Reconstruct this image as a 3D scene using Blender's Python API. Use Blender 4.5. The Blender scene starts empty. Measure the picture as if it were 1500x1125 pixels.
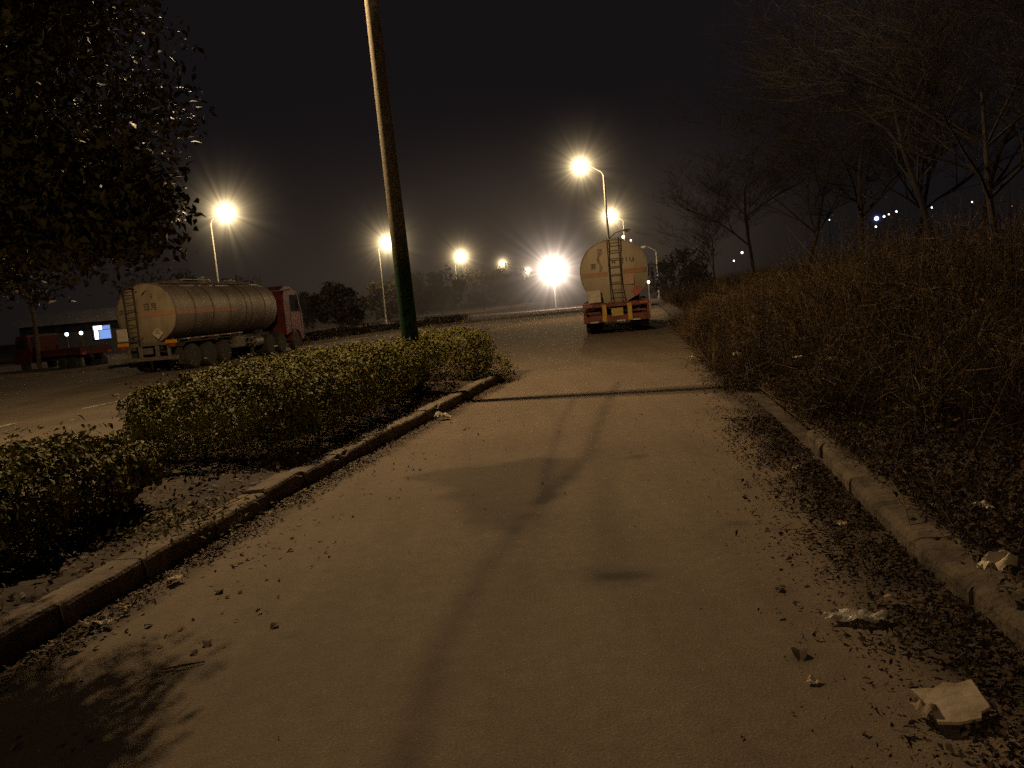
import bpy, math, random
import numpy as np
from mathutils import Vector, Matrix, noise
random.seed(7); rng = np.random.default_rng(11)
R = math.radians; PI = math.pi
sc = bpy.context.scene
C = sc.collection

# ------------------------------------------------------------------ camera
H = 1.63; F = 1230.0; PITCH = 5.76; ROLL = 5.1
cam = bpy.data.cameras.new('camera'); camo = bpy.data.objects.new('camera', cam); C.objects.link(camo)
cam.sensor_width = 36; cam.lens = 36 * F / 1500; cam.clip_end = 3000; cam.clip_start = .05
MC = Matrix.Rotation(R(90 - PITCH), 4, 'X') @ Matrix.Rotation(R(-ROLL), 4, 'Z')
camo.matrix_world = Matrix.Translation((0, 0, H)) @ MC
sc.camera = camo
def ray(px, py):
    return MC.to_3x3() @ Vector(((px - 750) / F, -(py - 562.5) / F, -1))
def G(px, py, z=0.0):                      # ground point seen in the photograph at px, py
    d = ray(px, py); t = (z - H) / d.z
    return Vector((d.x * t, d.y * t, z))
def D(px, py, y):                          # point at forward distance y
    d = ray(px, py); t = y / d.y
    return Vector((d.x * t, y, H + d.z * t))
A9 = R(9.0); SN, CS = math.sin(A9), math.cos(A9)
def W(lat, s, z=0.0):                      # road frame -> world
    return Vector((lat * CS + s * SN, -lat * SN + s * CS, z))
def inv(x, y):
    return x * CS - y * SN, x * SN + y * CS

# ------------------------------------------------------------------ helpers
def tag(o, label=None, cat=None, group=None, kind=None):
    if label: o['label'] = label
    if cat: o['category'] = cat
    if group: o['group'] = group
    if kind: o['kind'] = kind
    return o
def empty(name, loc=(0, 0, 0), rz=0):
    o = bpy.data.objects.new(name, None); C.objects.link(o)
    o.location = loc; o.rotation_euler = (0, 0, rz); o.empty_display_size = .2
    return o
class MB:
    def __init__(s): s.v = []; s.f = []; s.m = []
    def add(s, vs, fs, mi=0):
        n = len(s.v); s.v += [tuple(v) for v in vs]
        s.f += [tuple(i + n for i in f) for f in fs]; s.m += [mi] * len(fs)
    def box(s, c, d, rot=None, bev=0.0, mi=0):
        x, y, z = d[0] / 2, d[1] / 2, d[2] / 2
        b = min(bev, x * .9, y * .9, z * .9)
        if b <= 0:
            vs = [Vector((i * x, j * y, k * z)) for i in (-1, 1) for j in (-1, 1) for k in (-1, 1)]
            fs = [(0, 1, 3, 2), (4, 6, 7, 5), (0, 4, 5, 1), (2, 3, 7, 6), (0, 2, 6, 4), (1, 5, 7, 3)]
        else:
            vs = []; idx = {}
            for i in (-1, 1):
                for j in (-1, 1):
                    for k in (-1, 1):
                        idx[i, j, k] = len(vs)
                        vs += [Vector((i * x, j * (y - b), k * (z - b))), Vector((i * (x - b), j * y, k * (z - b))), Vector((i * (x - b), j * (y - b), k * z))]
            I = lambda i, j, k, a: idx[i, j, k] + a
            fs = []
            for t in (-1, 1):
                fs.append((I(t, -1, -1, 0), I(t, 1, -1, 0), I(t, 1, 1, 0), I(t, -1, 1, 0)))
                fs.append((I(-1, t, -1, 1), I(1, t, -1, 1), I(1, t, 1, 1), I(-1, t, 1, 1)))
                fs.append((I(-1, -1, t, 2), I(1, -1, t, 2), I(1, 1, t, 2), I(-1, 1, t, 2)))
            for p in (-1, 1):
                for q in (-1, 1):
                    fs.append((I(p, q, -1, 0), I(p, q, 1, 0), I(p, q, 1, 1), I(p, q, -1, 1)))
                    fs.append((I(p, -1, q, 0), I(p, 1, q, 0), I(p, 1, q, 2), I(p, -1, q, 2)))
                    fs.append((I(-1, p, q, 1), I(1, p, q, 1), I(1, p, q, 2), I(-1, p, q, 2)))
                    for t in (-1, 1):
                        fs.append((I(p, q, t, 0), I(p, q, t, 1), I(p, q, t, 2)))
        M = rot if rot is not None else Matrix.Identity(3)
        s.add([M @ v + Vector(c) for v in vs], fs, mi)
    def tube(s, pts, rad, n=8, cap=True, mi=0):
        pts = [Vector(p) for p in pts]
        if not hasattr(rad, '__len__'): rad = [rad] * len(pts)
        vs = []; fs = []
        up = Vector((0, 0, 1)); u = None
        for i, p in enumerate(pts):
            t = (pts[min(i + 1, len(pts) - 1)] - pts[max(i - 1, 0)])
            if t.length < 1e-9: t = Vector((0, 0, 1))
            t.normalize()
            if u is None:
                u = t.cross(up if abs(t.z) < .95 else Vector((1, 0, 0))).normalized()
            else:
                u = (u - t * u.dot(t))
                u = u.normalized() if u.length > 1e-6 else t.orthogonal().normalized()
            w = t.cross(u)
            for k in range(n):
                a = 2 * PI * k / n
                vs.append(p + (u * math.cos(a) + w * math.sin(a)) * rad[i])
        for i in range(len(pts) - 1):
            for k in range(n):
                k2 = (k + 1) % n
                fs.append((i * n + k, i * n + k2, (i + 1) * n + k2, (i + 1) * n + k))
        if cap:
            fs.append(tuple(range(n))[::-1]); fs.append(tuple((len(pts) - 1) * n + k for k in range(n)))
        s.add(vs, fs, mi)
    def lathe(s, prof, axis='X', n=32, c=(0, 0, 0), sx=1, sz=1, mi=0):   # prof: (axial, radius)
        vs = []; fs = []
        for a_, r in prof:
            for k in range(n):
                a = 2 * PI * k / n
                p, q = math.cos(a) * r * sx, math.sin(a) * r * sz
                v = (a_, p, q) if axis == 'X' else ((p, a_, q) if axis == 'Y' else (p, q, a_))
                vs.append(Vector(v) + Vector(c))
        for i in range(len(prof) - 1):
            for k in range(n):
                k2 = (k + 1) % n
                fs.append((i * n + k, i * n + k2, (i + 1) * n + k2, (i + 1) * n + k))
        fs.append(tuple(range(n))[::-1]); fs.append(tuple((len(prof) - 1) * n + k for k in range(n)))
        s.add(vs, fs, mi)
    def prism(s, poly, x0, x1, mi=0):       # poly in (y,z), extruded along X
        n = len(poly)
        vs = [(x0, p[0], p[1]) for p in poly] + [(x1, p[0], p[1]) for p in poly]
        fs = [tuple(range(n)), tuple(range(n, 2 * n))[::-1]] + [(i, (i + 1) % n, n + (i + 1) % n, n + i) for i in range(n)]
        s.add(vs, fs, mi)
    def build(s, name, mat, parent=None, smooth=False, loc=None):
        me = bpy.data.meshes.new(name); me.from_pydata(s.v, [], s.f)
        mats = mat if isinstance(mat, (list, tuple)) else [mat]
        for m in mats: me.materials.append(m)
        if len(mats) > 1: me.polygons.foreach_set('material_index', s.m)
        import bmesh
        bm = bmesh.new(); bm.from_mesh(me); bmesh.ops.recalc_face_normals(bm, faces=bm.faces); bm.to_mesh(me); bm.free()
        if smooth:
            me.polygons.foreach_set('use_smooth', [True] * len(me.polygons))
            try: me.set_sharp_from_angle(angle=R(35))
            except Exception: pass
        o = bpy.data.objects.new(name, me); C.objects.link(o)
        if parent: o.parent = parent
        if loc is not None: o.location = loc
        return o
def np_mesh(name, V, Fq, mat, parent=None, attr=None, smooth=False):
    me = bpy.data.meshes.new(name)
    V = np.ascontiguousarray(V, dtype=np.float32); n, k = Fq.shape
    me.vertices.add(len(V)); me.vertices.foreach_set('co', V.ravel())
    me.loops.add(n * k); me.loops.foreach_set('vertex_index', Fq.astype(np.int32).ravel())
    me.polygons.add(n); me.polygons.foreach_set('loop_start', np.arange(0, n * k, k, dtype=np.int32))
    me.polygons.foreach_set('loop_total', np.full(n, k, dtype=np.int32))
    if smooth: me.polygons.foreach_set('use_smooth', np.ones(n, dtype=bool))
    me.update(calc_edges=True)
    if attr:
        for an, av in attr.items():
            a = me.attributes.new(an, 'FLOAT', 'POINT'); a.data.foreach_set('value', np.ascontiguousarray(av, dtype=np.float32))
    me.materials.append(mat); me.validate()
    o = bpy.data.objects.new(name, me); C.objects.link(o)
    if parent: o.parent = parent
    return o
def norm(a): return a / np.maximum(np.linalg.norm(a, axis=1, keepdims=True), 1e-9)
def leaves(name, P, N, size, mat, parent=None, width=.5, spread=.8, droop=0.0):
    n = len(P); P = np.asarray(P, float)
    N = norm(np.asarray(N, float) + rng.normal(0, spread, (n, 3)))
    T = rng.normal(0, 1, (n, 3)); T[:, 2] -= droop
    T = norm(T - N * (T * N).sum(1)[:, None]); B = np.cross(N, T)
    L = size * rng.uniform(.6, 1.25, n)[:, None]; wd = L * width * rng.uniform(.8, 1.15, n)[:, None] * .5
    b = P - T * L * .5; t = P + T * L * .5 - N * L * .1
    m1 = P - T * L * .06 + N * wd * .35
    l = m1 + B * wd; r = m1 - B * wd
    mid = P - T * L * .05
    V = np.stack([b, r, t, l, mid], 1).reshape(-1, 3)
    i = np.arange(n)[:, None] * 5
    Fq = np.concatenate([i + [0, 1, 4], i + [1, 2, 4], i + [2, 3, 4], i + [3, 0, 4]], 0)
    return np_mesh(name, V, Fq, mat, parent, {'var': np.repeat(rng.uniform(0, 1, n), 5)})
def stalks(name, P, Dr, L, w, mat, parent=None, curl=.35, lv=4):
    n = len(P); P = np.asarray(P, float); Dr = norm(np.asarray(Dr, float)); L = np.asarray(L, float)[:, None]
    side = norm(np.cross(Dr, rng.normal(0, 1, (n, 3)))); bend = norm(np.cross(Dr, side) + rng.normal(0, .3, (n, 3)))
    cu = rng.uniform(-curl, curl, n)[:, None]; w = np.asarray(w, float)
    w = (w if w.ndim else np.full(n, w))[:, None]
    Vs = []
    for k in range(lv):
        t = k / (lv - 1)
        c = P + Dr * L * t + bend * L * cu * t * t
        c[:, 2] -= (np.abs(cu[:, 0]) * L[:, 0] * t * t * .4)
        ww = w * (1 - .75 * t)
        Vs += [c - side * ww, c + side * ww]
    V = np.stack(Vs, 1).reshape(-1, 3)
    i = np.arange(n)[:, None] * (2 * lv)
    Fq = np.concatenate([i + [2 * k, 2 * k + 1, 2 * k + 3, 2 * k + 2] for k in range(lv - 1)], 0)
    return np_mesh(name, V, Fq, mat, parent, {'var': np.repeat(rng.uniform(0, 1, n), 2 * lv)})

# ------------------------------------------------------------------ materials
def nd(nt, t, **k):
    n = nt.nodes.new(t)
    for a, b in k.items():
        if a in n.inputs: n.inputs[a].default_value = b
        else: setattr(n, a, b)
    return n
def mat(name, col, rough=.7, metal=0.0, c2=None, scale=5.0, bump=0.0, bscale=40.0, spec=.5, detail=6, attr=None, coat=0.0, streak=None, lo=.35, hi=.65):
    m = bpy.data.materials.new(name); m.use_nodes = True; nt = m.node_tree
    b = nt.nodes['Principled BSDF']; b.inputs['Roughness'].default_value = rough; b.inputs['Metallic'].default_value = metal
    b.inputs['Specular IOR Level'].default_value = spec
    if coat: b.inputs['Coat Weight'].default_value = coat
    tc = nd(nt, 'ShaderNodeTexCoord')
    if c2 is None: c2 = tuple(c * .7 for c in col)
    mix = nd(nt, 'ShaderNodeMix', data_type='RGBA'); mix.inputs['A'].default_value = (*col, 1); mix.inputs['B'].default_value = (*c2, 1)
    if attr:
        a = nd(nt, 'ShaderNodeAttribute', attribute_name=attr); nt.links.new(a.outputs['Fac'], mix.inputs['Factor'])
    else:
        nz = nd(nt, 'ShaderNodeTexNoise', Scale=scale, Detail=detail)
        if streak:
            mp = nd(nt, 'ShaderNodeMapping'); mp.inputs['Scale'].default_value = streak
            nt.links.new(tc.outputs['Object'], mp.inputs[0]); nt.links.new(mp.outputs[0], nz.inputs['Vector'])
        else: nt.links.new(tc.outputs['Object'], nz.inputs['Vector'])
        mr = nd(nt, 'ShaderNodeMapRange'); mr.inputs['From Min'].default_value = lo; mr.inputs['From Max'].default_value = hi
        nt.links.new(nz.outputs['Fac'], mr.inputs[0]); nt.links.new(mr.outputs[0], mix.inputs['Factor'])
    nt.links.new(mix.outputs['Result'], b.inputs['Base Color'])
    if bump:
        n2 = nd(nt, 'ShaderNodeTexNoise', Scale=bscale, Detail=8); nt.links.new(tc.outputs['Object'], n2.inputs['Vector'])
        bp = nd(nt, 'ShaderNodeBump', Strength=bump, Distance=.02)
        nt.links.new(n2.outputs['Fac'], bp.inputs['Height']); nt.links.new(bp.outputs[0], b.inputs['Normal'])
    return m
def emis(name, col, st):
    m = bpy.data.materials.new(name); m.use_nodes = True; nt = m.node_tree
    b = nt.nodes['Principled BSDF']; b.inputs['Base Color'].default_value = (*col, 1)
    b.inputs['Emission Color'].default_value = (*col, 1); b.inputs['Emission Strength'].default_value = st
    nz = nd(nt, 'ShaderNodeTexNoise', Scale=9); mr = nd(nt, 'ShaderNodeMapRange')
    mr.inputs['To Min'].default_value = st * .8; mr.inputs['To Max'].default_value = st * 1.2
    nt.links.new(nz.outputs['Fac'], mr.inputs[0]); nt.links.new(mr.outputs[0], b.inputs['Emission Strength'])
    return m

def road_mat(name, base, dusty):
    m = bpy.data.materials.new(name); m.use_nodes = True; nt = m.node_tree; L = nt.links.new
    b = nt.nodes['Principled BSDF']; b.inputs['Roughness'].default_value = .85; b.inputs['Specular IOR Level'].default_value = .25
    tc = nd(nt, 'ShaderNodeTexCoord')
    big = nd(nt, 'ShaderNodeTexNoise', Scale=.45, Detail=5, Roughness=.6); L(tc.outputs['Object'], big.inputs['Vector'])
    mp = nd(nt, 'ShaderNodeMapping'); mp.inputs['Rotation'].default_value = (0, 0, A9); mp.inputs['Scale'].default_value = (1.6, .16, 1)
    L(tc.outputs['Object'], mp.inputs[0])
    strk = nd(nt, 'ShaderNodeTexNoise', Scale=1.5, Detail=5, Roughness=.6); L(mp.outputs[0], strk.inputs['Vector'])
    fine = nd(nt, 'ShaderNodeTexNoise', Scale=75, Detail=3, Roughness=.8); L(tc.outputs['Object'], fine.inputs['Vector'])
    vor = nd(nt, 'ShaderNodeTexVoronoi', Scale=110); L(tc.outputs['Object'], vor.inputs['Vector'])
    mr = nd(nt, 'ShaderNodeMapRange'); mr.inputs['From Min'].default_value = .35; mr.inputs['From Max'].default_value = .65; L(big.outputs['Fac'], mr.inputs[0])
    m1 = nd(nt, 'ShaderNodeMix', data_type='RGBA'); m1.inputs['A'].default_value = (*base, 1); m1.inputs['B'].default_value = (*dusty, 1); L(mr.outputs[0], m1.inputs['Factor'])
    mr2 = nd(nt, 'ShaderNodeMapRange'); mr2.inputs['From Min'].default_value = .3; mr2.inputs['From Max'].default_value = .7
    mr2.inputs['To Min'].default_value = .88; mr2.inputs['To Max'].default_value = 1.1; L(strk.outputs['Fac'], mr2.inputs[0])
    mr3 = nd(nt, 'ShaderNodeMapRange'); mr3.inputs['From Min'].default_value = .36; mr3.inputs['From Max'].default_value = .64
    mr3.inputs['To Min'].default_value = .74; mr3.inputs['To Max'].default_value = 1.28; L(fine.outputs['Fac'], mr3.inputs[0])
    crk = nd(nt, 'ShaderNodeTexNoise', Scale=9, Detail=9, Roughness=.75); L(tc.outputs['Object'], crk.inputs['Vector'])
    mr5 = nd(nt, 'ShaderNodeMapRange'); mr5.inputs['From Min'].default_value = .35; mr5.inputs['From Max'].default_value = .65; mr5.inputs['To Min'].default_value = .86; mr5.inputs['To Max'].default_value = 1.13; L(crk.outputs['Fac'], mr5.inputs[0])
    at = nd(nt, 'ShaderNodeAttribute', attribute_name='stain')
    mr4 = nd(nt, 'ShaderNodeMapRange'); mr4.inputs['To Min'].default_value = 1; mr4.inputs['To Max'].default_value = .22; L(at.outputs['Fac'], mr4.inputs[0])
    ms = None
    for o in (mr2, mr3, mr4, mr5):
        if ms is None: ms = o.outputs[0]; continue
        q = nd(nt, 'ShaderNodeMath', operation='MULTIPLY'); L(ms, q.inputs[0]); L(o.outputs[0], q.inputs[1]); ms = q.outputs[0]
    vm = nd(nt, 'ShaderNodeVectorMath', operation='SCALE'); L(m1.outputs['Result'], vm.inputs[0]); L(ms, vm.inputs['Scale'])
    L(vm.outputs[0], b.inputs['Base Color'])
    bp = nd(nt, 'ShaderNodeBump', Strength=.35, Distance=.006); L(vor.outputs['Distance'], bp.inputs['Height'])
    bp2 = nd(nt, 'ShaderNodeBump', Strength=.25, Distance=.03); L(big.outputs['Fac'], bp2.inputs['Height']); L(bp.outputs[0], bp2.inputs['Normal']); L(bp2.outputs[0], b.inputs['Normal'])
    return m
M = dict(
    road=road_mat('dusty_concrete_road', (.146, .108, .072), (.178, .133, .090)),
    main=road_mat('asphalt', (.10, .078, .056), (.15, .115, .08)),
    soil=mat('soil', (.075, .048, .03), .95, c2=(.035, .022, .015), scale=3, bump=1, bscale=18),
    kerb=mat('kerb_stone', (.19, .142, .095), .9, c2=(.10, .072, .047), scale=4, bump=.7, bscale=30),
    kerbd=mat('worn_kerb_stone', (.125, .09, .055), .95, c2=(.05, .034, .022), scale=5, bump=1, bscale=22, detail=9),
    paint=mat('road_paint', (.55, .5, .42), .8, c2=(.2, .17, .13), scale=9),
    leaf=mat('hedge_leaf', (.21, .185, .040), .6, c2=(.095, .088, .020), attr='var', spec=.13),
    tleaf=mat('tree_leaf', (.15, .125, .048), .42, c2=(.07, .058, .025), attr='var', spec=.03),
    fleaf=mat('far_leaf', (.034, .028, .014), .9, c2=(.018, .014, .009), attr='var', spec=.1),
    litter=mat('dead_leaf', (.19, .12, .065), .75, c2=(.05, .028, .018), attr='var'),
    litterd=mat('dark_dead_leaf', (.085, .056, .038), .85, spec=.15, c2=(.028, .018, .013), attr='var'),
    weed=mat('dry_weed', (.115, .078, .045), .95, spec=.1, c2=(.028, .019, .012), attr='var'),
    weedp=mat('pale_dry_grass', (.15, .11, .07), .95, spec=.1, c2=(.035, .025, .016), attr='var'),
    tawny=mat('tawny_dry_stems', (.19, .130, .072), .95, spec=.1, c2=(.07, .048, .028), attr='var'),
    twig=mat('twig', (.07, .045, .028), .9, c2=(.035, .022, .015), scale=8),
    bark=mat('bark', (.10, .075, .055), .95, c2=(.05, .035, .025), scale=6, bump=.8, bscale=20),
    bare=mat('bare_branch', (.014, .011, .009), .95, c2=(.03, .02, .014), scale=6),
    pole=None,
    galv=mat('galvanised_steel', (.45, .42, .36), .5, metal=.3, c2=(.3, .28, .24), scale=12),
    lamphead=mat('lamp_housing', (.35, .33, .3), .5, metal=.2),
    tank=mat('dull_aluminium_tank', (.25, .20, .15), .58, metal=.35, c2=(.15, .115, .085), scale=1.4, streak=(1, 1, .35), bump=.12, bscale=3),
    endd=mat('grimy_tank_end', (.36, .28, .17), .65, c2=(.22, .165, .10), scale=2.6, streak=(1, 1, .3), bump=.3, bscale=3, detail=9),
    end=mat('dusty_tank_end', (.46, .38, .26), .6, metal=.1, c2=(.36, .28, .18), scale=2.2, streak=(1, 1, .3), bump=.25, bscale=2.5, detail=9),
    band=mat('tank_band', (.12, .09, .07), .6, metal=.4),
    orange=mat('faded_orange_stripe', (.42, .18, .09), .7, c2=(.40, .25, .15), scale=6),
    dark=mat('chassis', (.055, .045, .038), .75, c2=(.03, .025, .02), scale=6, bump=.3),
    greyf=mat('grey_frame', (.17, .14, .11), .7, c2=(.10, .08, .06), scale=6, bump=.2),
    redf=mat('worn_red_frame', (.25, .06, .035), .75, c2=(.09, .035, .024), scale=6, bump=.2),
    yel=mat('worn_yellow_paint', (.62, .36, .04), .6, c2=(.4, .22, .04), scale=7),
    red=mat('red_cab_paint', (.17, .02, .014), .5, c2=(.07, .012, .010), scale=3, coat=.1),
    white=mat('dirty_white_board', (.62, .54, .4), .7, c2=(.48, .4, .3), scale=5),
    plate=mat('yellow_plate', (.5, .36, .06), .6, c2=(.34, .25, .05), scale=14),
    lampO=mat('amber_reflector', (.75, .30, .02), .35, c2=(.6, .2, .01), scale=18),
    placR=mat('red_placard', (.45, .08, .05), .6, c2=(.35, .10, .07), scale=12),
    ink=mat('dark_lettering', (.10, .075, .05), .8, c2=(.2, .15, .1), scale=20),
    tyre=mat('tyre_rubber', (.028, .024, .02), .85, c2=(.045, .037, .03), scale=9, bump=.4),
    rim=mat('dusty_rim', (.20, .165, .13), .7, c2=(.06, .05, .04), scale=9),
    glass=mat('dark_glass', (.02, .02, .022), .08, spec=.8),
    wall=mat('building_wall', (.045, .045, .055), .9, c2=(.03, .03, .036), scale=3),
    roof=mat('shed_roof', (.13, .13, .15), .6, c2=(.09, .09, .11), scale=3),
    paper=mat('scrap_paper', (.62, .5, .34), .8, c2=(.42, .33, .22), scale=9, bump=.5, bscale=14),
    bag=mat('plastic_bag', (.5, .46, .36), .4, c2=(.28, .24, .17), scale=15, bump=.8, bscale=25),
    stone=mat('dirty_stone', (.3, .22, .14), .9, c2=(.16, .11, .07), scale=8, bump=.8, bscale=14),
)
WARM = (1, .70, .37)
M['lens'] = emis('lit_lens', (1, .82, .5), 60)
M['lensoff'] = mat('unlit_lens', (.6, .55, .42), .3)
M['flens'] = emis('floodlight_glass', (1, .85, .72), 90)
M['blue'] = emis('blue_white_light', (.35, .5, 1), 25)
M['cool'] = emis('cool_white_light', (.75, .88, 1), 9)
M['win'] = emis('lit_window', (.22, .40, 1), .75)
M['winw'] = emis('bright_window', (.75, .88, 1), 4)

def pole_mat():
    m = bpy.data.materials.new('concrete_pole_green_base'); m.use_nodes = True; nt = m.node_tree; L = nt.links.new
    b = nt.nodes['Principled BSDF']; b.inputs['Roughness'].default_value = .8
    tc = nd(nt, 'ShaderNodeTexCoord'); sp = nd(nt, 'ShaderNodeSeparateXYZ'); L(tc.outputs['Object'], sp.inputs[0])
    nz = nd(nt, 'ShaderNodeTexNoise', Scale=5, Detail=8); L(tc.outputs['Object'], nz.inputs['Vector'])
    ad = nd(nt, 'ShaderNodeMath', operation='MULTIPLY_ADD'); L(nz.outputs['Fac'], ad.inputs[0]); ad.inputs[1].default_value = .5; L(sp.outputs['Z'], ad.inputs[2])
    cr = nd(nt, 'ShaderNodeValToRGB'); mr = nd(nt, 'ShaderNodeMapRange'); mr.inputs['From Max'].default_value = 8
    L(ad.outputs[0], mr.inputs[0]); L(mr.outputs[0], cr.inputs[0])
    e = cr.color_ramp.elements; e[0].position = 0; e[0].color = (.018, .075, .032, 1); e[1].position = 1; e[1].color = (.75, .64, .45, 1)
    for p, c in ((.30, (.02, .085, .038, 1)), (.33, (.13, .15, .08, 1)), (.40, (.46, .40, .27, 1))):
        q = cr.color_ramp.elements.new(p); q.color = c
    mx = nd(nt, 'ShaderNodeMix', data_type='RGBA', blend_type='MULTIPLY'); mx.inputs['Factor'].default_value = .5
    L(cr.outputs[0], mx.inputs['A']); n2 = nd(nt, 'ShaderNodeTexNoise', Scale=14, Detail=8)
    L(tc.outputs['Object'], n2.inputs['Vector']); L(n2.outputs['Fac'], mx.inputs['B']); L(mx.outputs['Result'], b.inputs['Base Color'])
    bp = nd(nt, 'ShaderNodeBump', Strength=.3, Distance=.01); L(n2.outputs['Fac'], bp.inputs['Height']); L(bp.outputs[0], b.inputs['Normal'])
    return m
M['pole'] = pole_mat()

def glow_mat(name, core, k, col, wide=0.0):  # lamp bloom painted as a self-emitting volume; nothing scatters light
    """painted lamp glow: ball emits by itself, falling off with distance from the lamp (object space, unit ball = 6 cores)"""
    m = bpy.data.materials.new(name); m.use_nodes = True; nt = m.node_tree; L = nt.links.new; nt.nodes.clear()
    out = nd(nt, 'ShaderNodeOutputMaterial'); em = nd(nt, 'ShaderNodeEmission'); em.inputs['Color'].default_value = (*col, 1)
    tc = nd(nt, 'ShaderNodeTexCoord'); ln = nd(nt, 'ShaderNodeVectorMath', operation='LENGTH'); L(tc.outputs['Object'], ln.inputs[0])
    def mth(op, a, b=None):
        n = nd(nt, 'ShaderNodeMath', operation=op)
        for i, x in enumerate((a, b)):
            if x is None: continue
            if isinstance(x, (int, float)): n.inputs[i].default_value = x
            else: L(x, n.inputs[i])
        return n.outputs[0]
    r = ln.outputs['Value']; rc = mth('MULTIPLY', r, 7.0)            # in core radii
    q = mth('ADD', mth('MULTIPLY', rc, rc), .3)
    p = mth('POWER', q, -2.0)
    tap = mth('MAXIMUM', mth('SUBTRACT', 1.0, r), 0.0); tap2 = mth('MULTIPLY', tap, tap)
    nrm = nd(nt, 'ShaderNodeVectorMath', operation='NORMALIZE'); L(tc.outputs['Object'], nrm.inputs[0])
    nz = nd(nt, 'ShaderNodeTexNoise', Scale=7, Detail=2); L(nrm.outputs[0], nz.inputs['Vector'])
    sm = nd(nt, 'ShaderNodeMapRange'); sm.inputs['From Min'].default_value = .38; sm.inputs['From Max'].default_value = .62; sm.inputs['To Min'].default_value = .25; sm.inputs['To Max'].default_value = 1.75; L(nz.outputs['Fac'], sm.inputs[0])  # radial flare streaks painted into the glow
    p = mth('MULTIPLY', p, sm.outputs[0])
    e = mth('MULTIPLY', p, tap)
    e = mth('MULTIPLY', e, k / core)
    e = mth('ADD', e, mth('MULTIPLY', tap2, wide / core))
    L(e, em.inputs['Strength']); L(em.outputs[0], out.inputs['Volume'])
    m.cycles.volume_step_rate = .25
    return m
def ball(name, c, r, m, parent=None, sc_=(1, 1, 1), seg=20):
    mb = MB(); prof = [(-math.cos(PI * i / (seg // 2)), max(1e-3, math.sin(PI * i / (seg // 2)))) for i in range(seg // 2 + 1)]
    mb.lathe(prof, 'Z', seg)
    o = mb.build(name, m, parent); o.location = c; o.scale = tuple(r * x for x in sc_)
    return o

# ------------------------------------------------------------------ world
w = bpy.data.worlds.new('World'); sc.world = w; w.use_nodes = True; nt = w.node_tree
bg = nt.nodes['Background']; tc = nd(nt, 'ShaderNodeTexCoord'); sp = nd(nt, 'ShaderNodeSeparateXYZ'); nt.links.new(tc.outputs['Generated'], sp.inputs[0])
cr = nd(nt, 'ShaderNodeValToRGB'); nt.links.new(sp.outputs['Z'], cr.inputs[0])
e = cr.color_ramp.elements; e[0].position = 0; e[0].color = (.0072, .0057, .0058, 1); e[1].position = .5; e[1].color = (.0072, .0058, .0070, 1)
q = e.new(.13); q.color = (.0075, .0060, .0068, 1)
nt.links.new(cr.outputs[0], bg.inputs[0]); bg.inputs[1].default_value = 1.0

# ------------------------------------------------------------------ ground, roads, strips
def fb(x, y, s, o=0.0): return noise.noise(Vector((x * s + o, y * s - o, o)))
def kl(s): return -3.3 + .05 * max(0, min(s, 17.5) - 7)          # left kerb line
def kr(s): return 1.45
def sheet(name, poly, z, m, kind='structure'):
    mb = MB(); mb.add([(p[0], p[1], z) for p in poly], [tuple(range(len(poly)))])
    return tag(mb.build(name, m), kind=kind)
mb = MB(); mb.add([(-900, -300, -.05), (900, -300, -.05), (900, 1500, -.05), (-900, 1500, -.05)], [(0, 1, 2, 3)])
tag(mb.build('ground', M['soil']), kind='structure')
# main road, curving right beyond the junction
left = [Vector((-75, -30, 0)), Vector((-48, 15, 0)), G(-150, 580), G(0, 557), G(150, 541), G(300, 523), G(460, 504), G(560, 489), G(700, 471), G(850, 457), G(930, 451)]
left.append(left[-1] + Vector((18, 26, 0))); left.append(left[-1] + Vector((60, 45, 0)))
right = [left[-1] + Vector((12, -18, 0)), W(14, 78), W(4.5, 62), W(1.45, 48), W(1.45, 17), W(1.0, 16.4), W(-3.4, 16.4), W(-3.4, 14), W(-5.8, 14), W(-5.8, -30)]
sheet('main_road', left + right, -.008, M['main'])
# service road with stain attribute
tr = [[(590, 1125), (640, 960), (700, 850), (765, 765), (830, 700), (860, 670), (885, 600), (905, 560)],
      [(790, 770), (800, 690), (822, 620), (842, 580)], [(900, 840), (885, 720), (880, 660)], [(680, 1000), (760, 850), (800, 760)]]
tr = [[G(*p) for p in t] for t in tr]; trw = [.085, .06, .12, .15]; tra = [.56, .38, .28, .24]
ls = np.arange(-3.45, 1.8, .05); ss = np.arange(-3, 19, .05)
LA, SS = np.meshgrid(ls, ss); X = LA * CS + SS * SN; Y = -LA * SN + SS * CS
def segd(X, Y, pts):
    d = np.full(X.shape, 1e9)
    for a, b in zip(pts[:-1], pts[1:]):
        ax, ay, bx, by = a.x, a.y, b.x, b.y; dx, dy = bx - ax, by - ay
        t = np.clip(((X - ax) * dx + (Y - ay) * dy) / (dx * dx + dy * dy), 0, 1)
        d = np.minimum(d, np.hypot(X - ax - t * dx, Y - ay - t * dy))
    return d
NZ = np.array([[fb(x, y, .9) for x, y in zip(r1, r2)] for r1, r2 in zip(X[::4, ::2], Y[::4, ::2])])
NZ = np.repeat(np.repeat(NZ, 4, 0), 2, 1)[:X.shape[0], :X.shape[1]]
N3 = np.array([[fb(x, y, 3.2, 5) for x, y in zip(r1, r2)] for r1, r2 in zip(X, Y)])
st = np.zeros(X.shape)
for t, tw, ta in zip(tr, trw, tra):
    st += ta * np.exp(-(segd(X, Y, t) / tw) ** 2) * np.clip(.8 + .35 * N3, .3, 1.2)
poly = [G(*p) for p in [(585, 700), (640, 686), (720, 678), (790, 670), (850, 674), (845, 700), (800, 740), (745, 778), (690, 775), (672, 745), (640, 715)]]
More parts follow.
